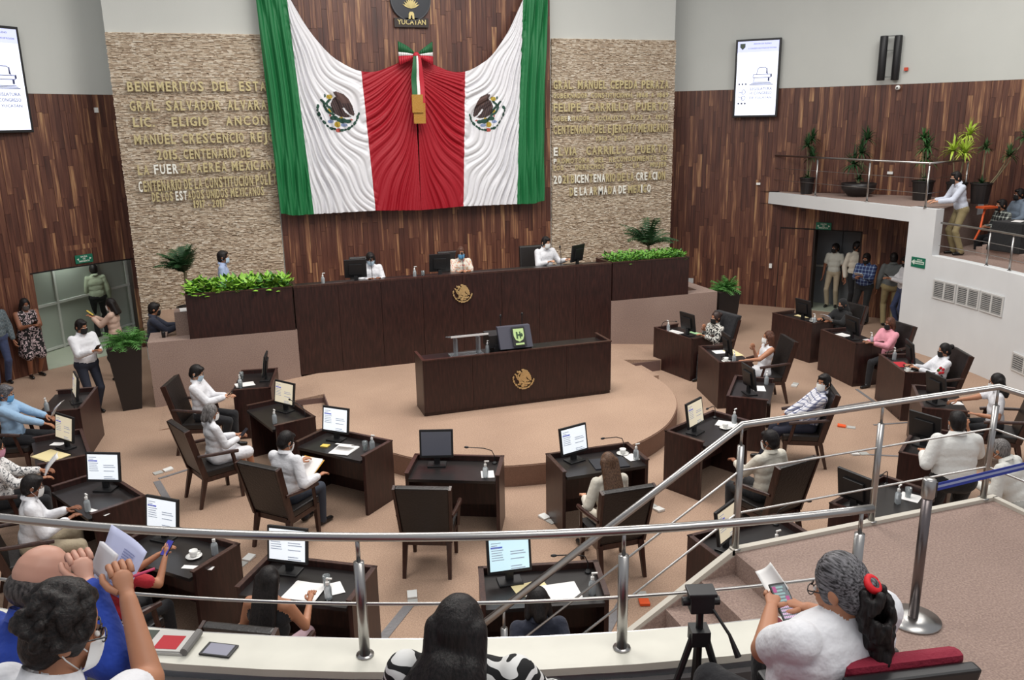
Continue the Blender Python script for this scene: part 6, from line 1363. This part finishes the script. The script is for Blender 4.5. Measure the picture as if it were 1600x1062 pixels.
# ------------------------------------------------------------------ near gallery: chairs, spectators, their things
def gallery_chair(a, label, R=11.0, fl=1.85, first=[None]):
    x, y = P2(R, a); rz = math.atan2(-y, -x)-math.pi/2
    if first[0] is None:
        t = thing('gallery_chair', label, 'chair', (0,0,0), 0, 'red and black gallery chairs')
        mb = MB(); mb.box(-.24, .24, -.2, .26, .38, .47); mb.build('seat', mat('burgundy_fabric', (132, 24, 48), .85, bump=(60, .3)), t, bevel=.03)
        mb = MB(); mb.slabpts([(-.23,-.22,.46),(.23,-.22,.46),(.23,-.15,.46),(-.23,-.15,.46)], [(-.23,-.33,1.0),(.23,-.33,1.0),(.23,-.26,1.0),(-.23,-.26,1.0)]); mb.build('back_cushion', MATS['burgundy_fabric'], t, bevel=.03)
        mb = MB(); mb.slabpts([(-.25,-.25,.4),(.25,-.25,.4),(.25,-.22,.4),(-.25,-.22,.4)], [(-.25,-.385,.975),(.25,-.385,.975),(.25,-.33,.975),(-.25,-.33,.975)]); mb.build('back_shell', M_BLACK, t, bevel=.012)
        for s in (-1, 1):
            mb = MB(); mb.box(s*.285-.03, s*.285+.03, -.2, .16, .62, .655); mb.build('armrest', M_BLACK, t, bevel=.012)
            mb = MB(); mb.box(s*.285-.02, s*.285+.02, -.1, .04, 0, .62); mb.build('arm_support', M_BLACK, t)
        first[0] = t; c = t
    else: c = dup(first[0], label=label)
    return place(c, (x, y, fl), rz)
GC0 = None
for a, lb in ((260.2, 'red and black gallery chair of the man with the ponytail'), (257.5, 'empty red gallery chair left of the man with the ponytail'), (254.6, 'empty gallery chair right of the woman in zebra print'), (251.6, 'gallery chair of the woman in zebra print'), (248.7, 'empty gallery chair left of the woman in zebra print'), (245.5, 'gallery chair of the curly haired man')):
    c_ = gallery_chair(a, lb, 10.85 if a < 247 else 10.56 if a > 260 else 10.72); GC0 = GC0 or c_
def fgp(label, px, z, face, wl=None, wr=None, **kw):
    return person(label, face, 'sit', head=(*px, z), floor=None, voxel=.008, wl=wl, wr=wr, group='spectators in the near gallery', **kw)
def curls(T):
    r = random.Random(8); P = []
    for k in range(36):
        x, y, z = r.uniform(-.035,.035), -.16+r.uniform(-.03,.03), -.02-.27*k/36; P.append(Prim((x,y,z), (x+r.uniform(-.02,.02),y,z-.02), .02, .016, 0, M=T))
    return P
phw = at(1238, 925, 2.80)
r = fgp('man with grey hair in curly ponytail and white t-shirt using a phone', (1312, 915), 3.06, 1.72, wl=at(1205, 950, 2.76), wr=at(1262, 950, 2.74), skin=SK1, sleeve='short', hair='ponytail', hairm=HSALT, mask=None, b=1.5, lean=-.1, hpitch=.42, hyaw=.3, neck=.7, collar=False, glasses=True, hair_extra=None, legs=((-.12,.38,.09),(.12,.38,.09)), armtwist=(1.0,-.3,-.8), curl=.8)
tl = r['T'] @ Vector((0, -.118, .01)); rq = random.Random(8); P_ = []
for k in range(90):
    f_ = k/90; a_ = rq.uniform(0, 6.28); rad = .028+.022*math.sin(math.pi*min(1, f_+.15)); c_ = tl+Vector((.03*f_+rad*math.cos(a_), -.02-.03*f_+rad*math.sin(a_), -.02-.24*f_)); P_.append(Prim(c_, c_+Vector((rq.uniform(-.01,.01), rq.uniform(-.01,.01), -.03)), .018, .015, 0))
fuse('ponytail_curls', P_, [HB], r['root'], .006, 1)
mb = MB(); mb.M = r['T']; mb.tube([(.024*math.cos(a), -.125+.010*math.sin(a), .004+.022*math.sin(a)) for a in [k*math.pi/8 for k in range(17)]], .014, 8); mb.build('hair_tie', mat('hair_tie_red', (214, 22, 34), .6), r['root'], smooth=True)
mb = MB(); wv = r['M'].inverted() @ at(1206, 972, 2.74); mb.ball(wv, (.045,.045,.02), 14, 8); mb.build('wrist_band', mat('maroon_band', (112, 22, 40), .6), r['root'], smooth=True)
# his phone with chat on screen and a rolled white paper
def quad_sheet(name, corners, m, thick=.002, parent=None, bend=0, n=8):
    a, b_, c, d = [Vector(q) for q in corners]; nn = (b_-a).cross(d-a).normalized(); vs = []
    for j in range(n+1):
        for i in range(n+1):
            u, v = i/n, j/n; p = (a*(1-u)+b_*u)*(1-v)+(d*(1-u)+c*u)*v; vs.append(p+nn*bend*math.sin(math.pi*u)*(.4+.6*v))
    mb = MB(); mb.add(vs, [(j*(n+1)+i, j*(n+1)+i+1, (j+1)*(n+1)+i+1, (j+1)*(n+1)+i) for j in range(n) for i in range(n)]); o = mb.build(name, m, parent, smooth=True); s = o.modifiers.new('s', 'SOLIDIFY'); s.thickness = thick; return o
def framed(name, c0, c1, c2, label, cat):
    """thing whose local x runs c0->c1 and local y runs c0->c2 (world points)"""
    c0, c1, c2 = Vector(c0), Vector(c1), Vector(c2); x = (c1-c0).normalized(); z = x.cross(c2-c0).normalized(); y = z.cross(x)
    t = thing(name, label, cat); t.matrix_world = Matrix(((x.x,y.x,z.x,c0.x),(x.y,y.y,z.y,c0.y),(x.z,y.z,z.z,c0.z),(0,0,0,1))); return t, (c1-c0).length, (c2-c0).dot(y)
t, W_, H_ = framed('smartphone', at(1226, 968, 2.72), at(1262, 962, 2.72), at(1216, 916, 2.80), 'smartphone with a chat on screen held by the man with the ponytail', 'phone')
W_, H_ = .078, .165
mb = MB(); mb.box(-.005, W_-.005, -.01, H_-.01, -.009, 0); mb.build('phone_body', M_BLACK, t, bevel=.003)
mb = MB(); mb.box(0, W_-.01, 0, H_-.02, 0, .001); s_ = mb.build('display', mat('chat_screen', (52, 66, 74), .2, emit=.35), t)
mb = MB()
for k in range(5): mb.box(.004, .05-.006*(k % 2), .075+.014*k, .083+.014*k, .001, .0015, 0)
for k, x in ((0,.045),(1,.002)): mb.box(x, x+.016, .07+.045*k, .095+.045*k, .001, .0016, 1)
for rr in range(4):
    for cc in range(8): mb.box(.002+.0082*cc, .0085+.0082*cc, .004+.014*rr, .013+.014*rr, .001, .0016, 2)
tag(mb.build('chat_and_keys', [mat('chat_teal', (120, 150, 150), .4, emit=.4), mat('chat_magenta', (150, 50, 110), .4, emit=.4), mat('chat_keys', (190, 160, 190), .4, emit=.4)], s_), kind='stuff')
o = quad_sheet('rolled_paper', [at(1180, 893, 2.78), at(1204, 878, 2.84), at(1232, 918, 2.80), at(1206, 938, 2.74)], M_PAPER, bend=.03); tag(o, 'curled white paper held beside the phone of the man with the ponytail', 'paper')
# woman in zebra print
r = fgp('woman with very long black hair and zebra print blouse, back of head seen', (718, 985), 3.06, 1.15, skin=SK1, sleeve='long', shirt=ZEB, pants=JEAN, hair='verylong', hairm=HB, mask=None, hair_extra=lambda T: [Prim((-.05,-.05,-.08), (-.2,-.04,-.34), .06, .075, 0, M=T), Prim((-.02,-.08,-.1), (-.1,-.12,-.42), .07, .09, 0, M=T), Prim((.05,-.07,-.1), (.08,-.1,-.4), .06, .07, 0, M=T)], b=1.25, lean=-.15, hpitch=.3, hyaw=-.1, neck=.75, collar=False)
# bald man in blue and curly man in white with the papers
r = fgp('balding man in royal blue shirt and glasses leaning over papers', (68, 905), 3.22, .95, curl=1.0, wr=at(138, 914, 3.3), skin=mat('skin_fair', (196, 146, 126), .5), sleeve='long', shirt=BLUE, pants=DRK, hair='bald', hairm=hairmat('hair_dark_grey', (30, 26, 26), (84, 78, 76), (90, 90, 30)), mask=MSKB, b=1.12, lean=.3, hpitch=.45, hyaw=-.35, glasses=True)
r2 = fgp('curly dark haired man in white shirt and glasses raising papers', (100, 985), 3.36, .85, wr=at(200, 936, 3.29), skin=SK1, sleeve='short', shirt=WHT, pants=mat('cloth_denim_dark', (38, 44, 62), .9, bump=(40, .2)), hair='curly', hairm=HC, mask=MSKW, b=1.15, lean=.25, hpitch=.4, hyaw=-.5, glasses=True, curl=.9, armtwist=(.6,-.2,-1), legs=((-.1,.42,.09),(.35,.5,.09)))
zz = 3.3
o = quad_sheet('printed_sheets', [at(142, 912, zz-.06), at(192, 938, zz-.06), at(229, 862, zz+.06), at(174, 819, zz+.1)], mat('bluish_paper', (198, 202, 232), .8), bend=-.02); tag(o, 'large printed sheet raised by the curly haired man', 'paper')
t, W_, H_ = framed('text_lines', at(150, 907, zz-.045), at(190, 928, zz-.045), at(174, 850, zz+.06), 'x', 'x')
bpy.data.objects.remove(t)
pp = [Vector(q) for q in (at(142, 912, zz-.06), at(192, 938, zz-.06), at(229, 862, zz+.06), at(174, 819, zz+.1))]; nn = (pp[1]-pp[0]).cross(pp[3]-pp[0]).normalized(); mb = MB(); rq = random.Random(4)
def bil(u, v): return (pp[0]*(1-u)+pp[1]*u)*(1-v)+(pp[3]*(1-u)+pp[2]*u)*v+nn*(-.02*math.sin(math.pi*u)*(.4+.6*v)+.0035)
for k in range(15):
    v = .12+.046*k; u1 = rq.uniform(.7, .92)
    us = [.42+(u1-.42)*i/5 for i in range(6)] if v > .3 else [.12+(u1-.12)*i/5 for i in range(6)]
    vs = []
    for u in us: vs += [bil(u, v), bil(u, v+.018)]
    mb.add(vs, [(2*i, 2*i+2, 2*i+3, 2*i+1) for i in range(5)])
tag(mb.build('print_lines', mat('print_blue_grey', (130, 136, 178), .8), o), kind='stuff')
o2 = quad_sheet('notebook', [at(141, 888, zz), at(164, 913, zz), at(180, 866, zz+.08), at(156, 845, zz+.08)], mat('grey_paper', (206, 204, 208), .8), .012); tag(o2, 'small grey notebook held in front of the large printed sheet', 'notebook')
mb = MB(); mb.tube([at(194, 905, zz+.02), at(242, 888, zz+.03)], .0045, 8); o = mb.build('pink_pen', mat('pen_pink', (206, 70, 110), .4)); tag(o, 'pink pen in the hand of the curly haired man', 'pen')
# newspaper and tablet on the coping
q = at(256, 1003, 2.18); t = thing('newspaper', 'folded newspaper with red photo lying on the cream coping at left', 'newspaper', (q.x, q.y, 2.172), math.radians(-24))
mb = MB(); mb.box(-.15, .14, -.09, .08, 0, .012); mb.box(-.14, .15, -.085, .085, .012, .02); mb.build('sheets', mat('newsprint', (196, 194, 190), .85), t)
mb = MB(); mb.tube([(.15,-.09,.02),(.15,.08,.02)], .02, 10); mb.build('folded_edge', mat('newsprint_dark', (120, 118, 116), .85), t)
mb = MB(); mb.box(-.02, .1, -.07, .04, .02, .0215, 0); mb.box(-.14, -.06, -.02, .08, .02, .0215, 1); [mb.box(-.13, -.04, -.04-.012*k, -.034-.012*k, .02, .0212, 2) for k in range(4)]; mb.build('print', [mat('news_red', (176, 40, 50), .8), mat('news_dark', (70, 78, 70), .8), mat('news_grey', (130, 130, 130), .8)], t)
q = at(342, 1014, 2.18); t = thing('tablet', 'small dark tablet with grey screen lying on the cream coping', 'tablet', (q.x, q.y, 2.172), math.radians(-30))
mb = MB(); mb.box(-.082, .082, -.05, .05, 0, .009); mb.build('tablet_body', M_BLACK, t, bevel=.003); mb = MB(); mb.box(-.066, .066, -.042, .042, .009, .0095); mb.build('display', mat('tablet_grey', (150, 150, 164), .2), t)
# tripod
q = at(1095, 935, 2.72); t = thing('camera_tripod', 'black camera tripod standing in the near gallery before an empty chair', 'tripod', (q.x, q.y, 1.85), -.3)
for a in (80, 200, 320): mb = MB(); mb.tube([(.03*math.cos(a*D),.03*math.sin(a*D),.7),(.16*math.cos(a*D),.16*math.sin(a*D),.35),(.26*math.cos(a*D),.26*math.sin(a*D),0)], [.016,.014,.01], 8); mb.build('leg', M_BLACK, t)
mb = MB(); mb.tube([(0,0,.45),(0,0,.82)], .016, 8); mb.box(-.04, .04, -.04, .04, .66, .73); mb.build('centre_column', M_BLACK, t)
mb = MB(); mb.box(-.05, .05, -.04, .04, .82, .9); mb.box(-.06, .06, -.045, .045, .9, .915); mb.tube([(-.08,0,.86),(.08,0,.86)], .02, 10); mb.build('pan_head', M_BLACK, t, bevel=.004)
mb = MB(); mb.tube([(.03,-.02,.86),(.10,-.1,.76),(.13,-.14,.68)], [.006,.007,.014], 8); mb.build('pan_handle', M_BLACK, t)
# right gallery furniture
t = thing('gallery_table', 'black cloth covered table behind the right gallery railing', 'table', (10.1, -.85, 2.15), .1)
mb = MB(); mb.slabpts([(-.34,-.34,0),(.34,-.34,0),(.34,.34,0),(-.34,.34,0)], [(-.3,-.3,.55),(.3,-.3,.55),(.3,.3,.55),(-.3,.3,.55)]); mb.build('table_body', BLK, t, bevel=.02)
o = sheets(2, .3, .16, M_PAPER, 91).build('paper_sheet', M_PAPER); tag(o, 'white paper on the black table of the right gallery', 'paper'); place(o, (10.05, -.9, 2.712), .4)
def rg_chair(px, py, R, z, label, rz):
    q = atr(px, py, R); c = dup(GC0, label=label, group='red chairs of the right gallery'); return place(c, (q.x, q.y, q.z-.97), rz)
rg_chair(1562, 353, 10.5, 2.15, 'red gallery chair in front of the plaid shirted spectator', 1.9)
rg_chair(1600, 362, 10.4, 2.15, 'red gallery chair at the right picture edge', 1.9)
mb = MB(); pts = [Vector((9.75,-.25,2.3)), Vector((9.8,-.3,2.5)), Vector((10.0,-.15,2.75)), Vector((10.1,-.1,2.9))]; mb.tube(pts, .02, 8); mb.box(9.95, 10.3, -.2, .0, 2.88, 2.92); o = mb.build('orange_cable', mat('cable_orange', (206, 84, 36), .6)); tag(o, 'orange hook and cable beside the black table in the right gallery', 'cable')
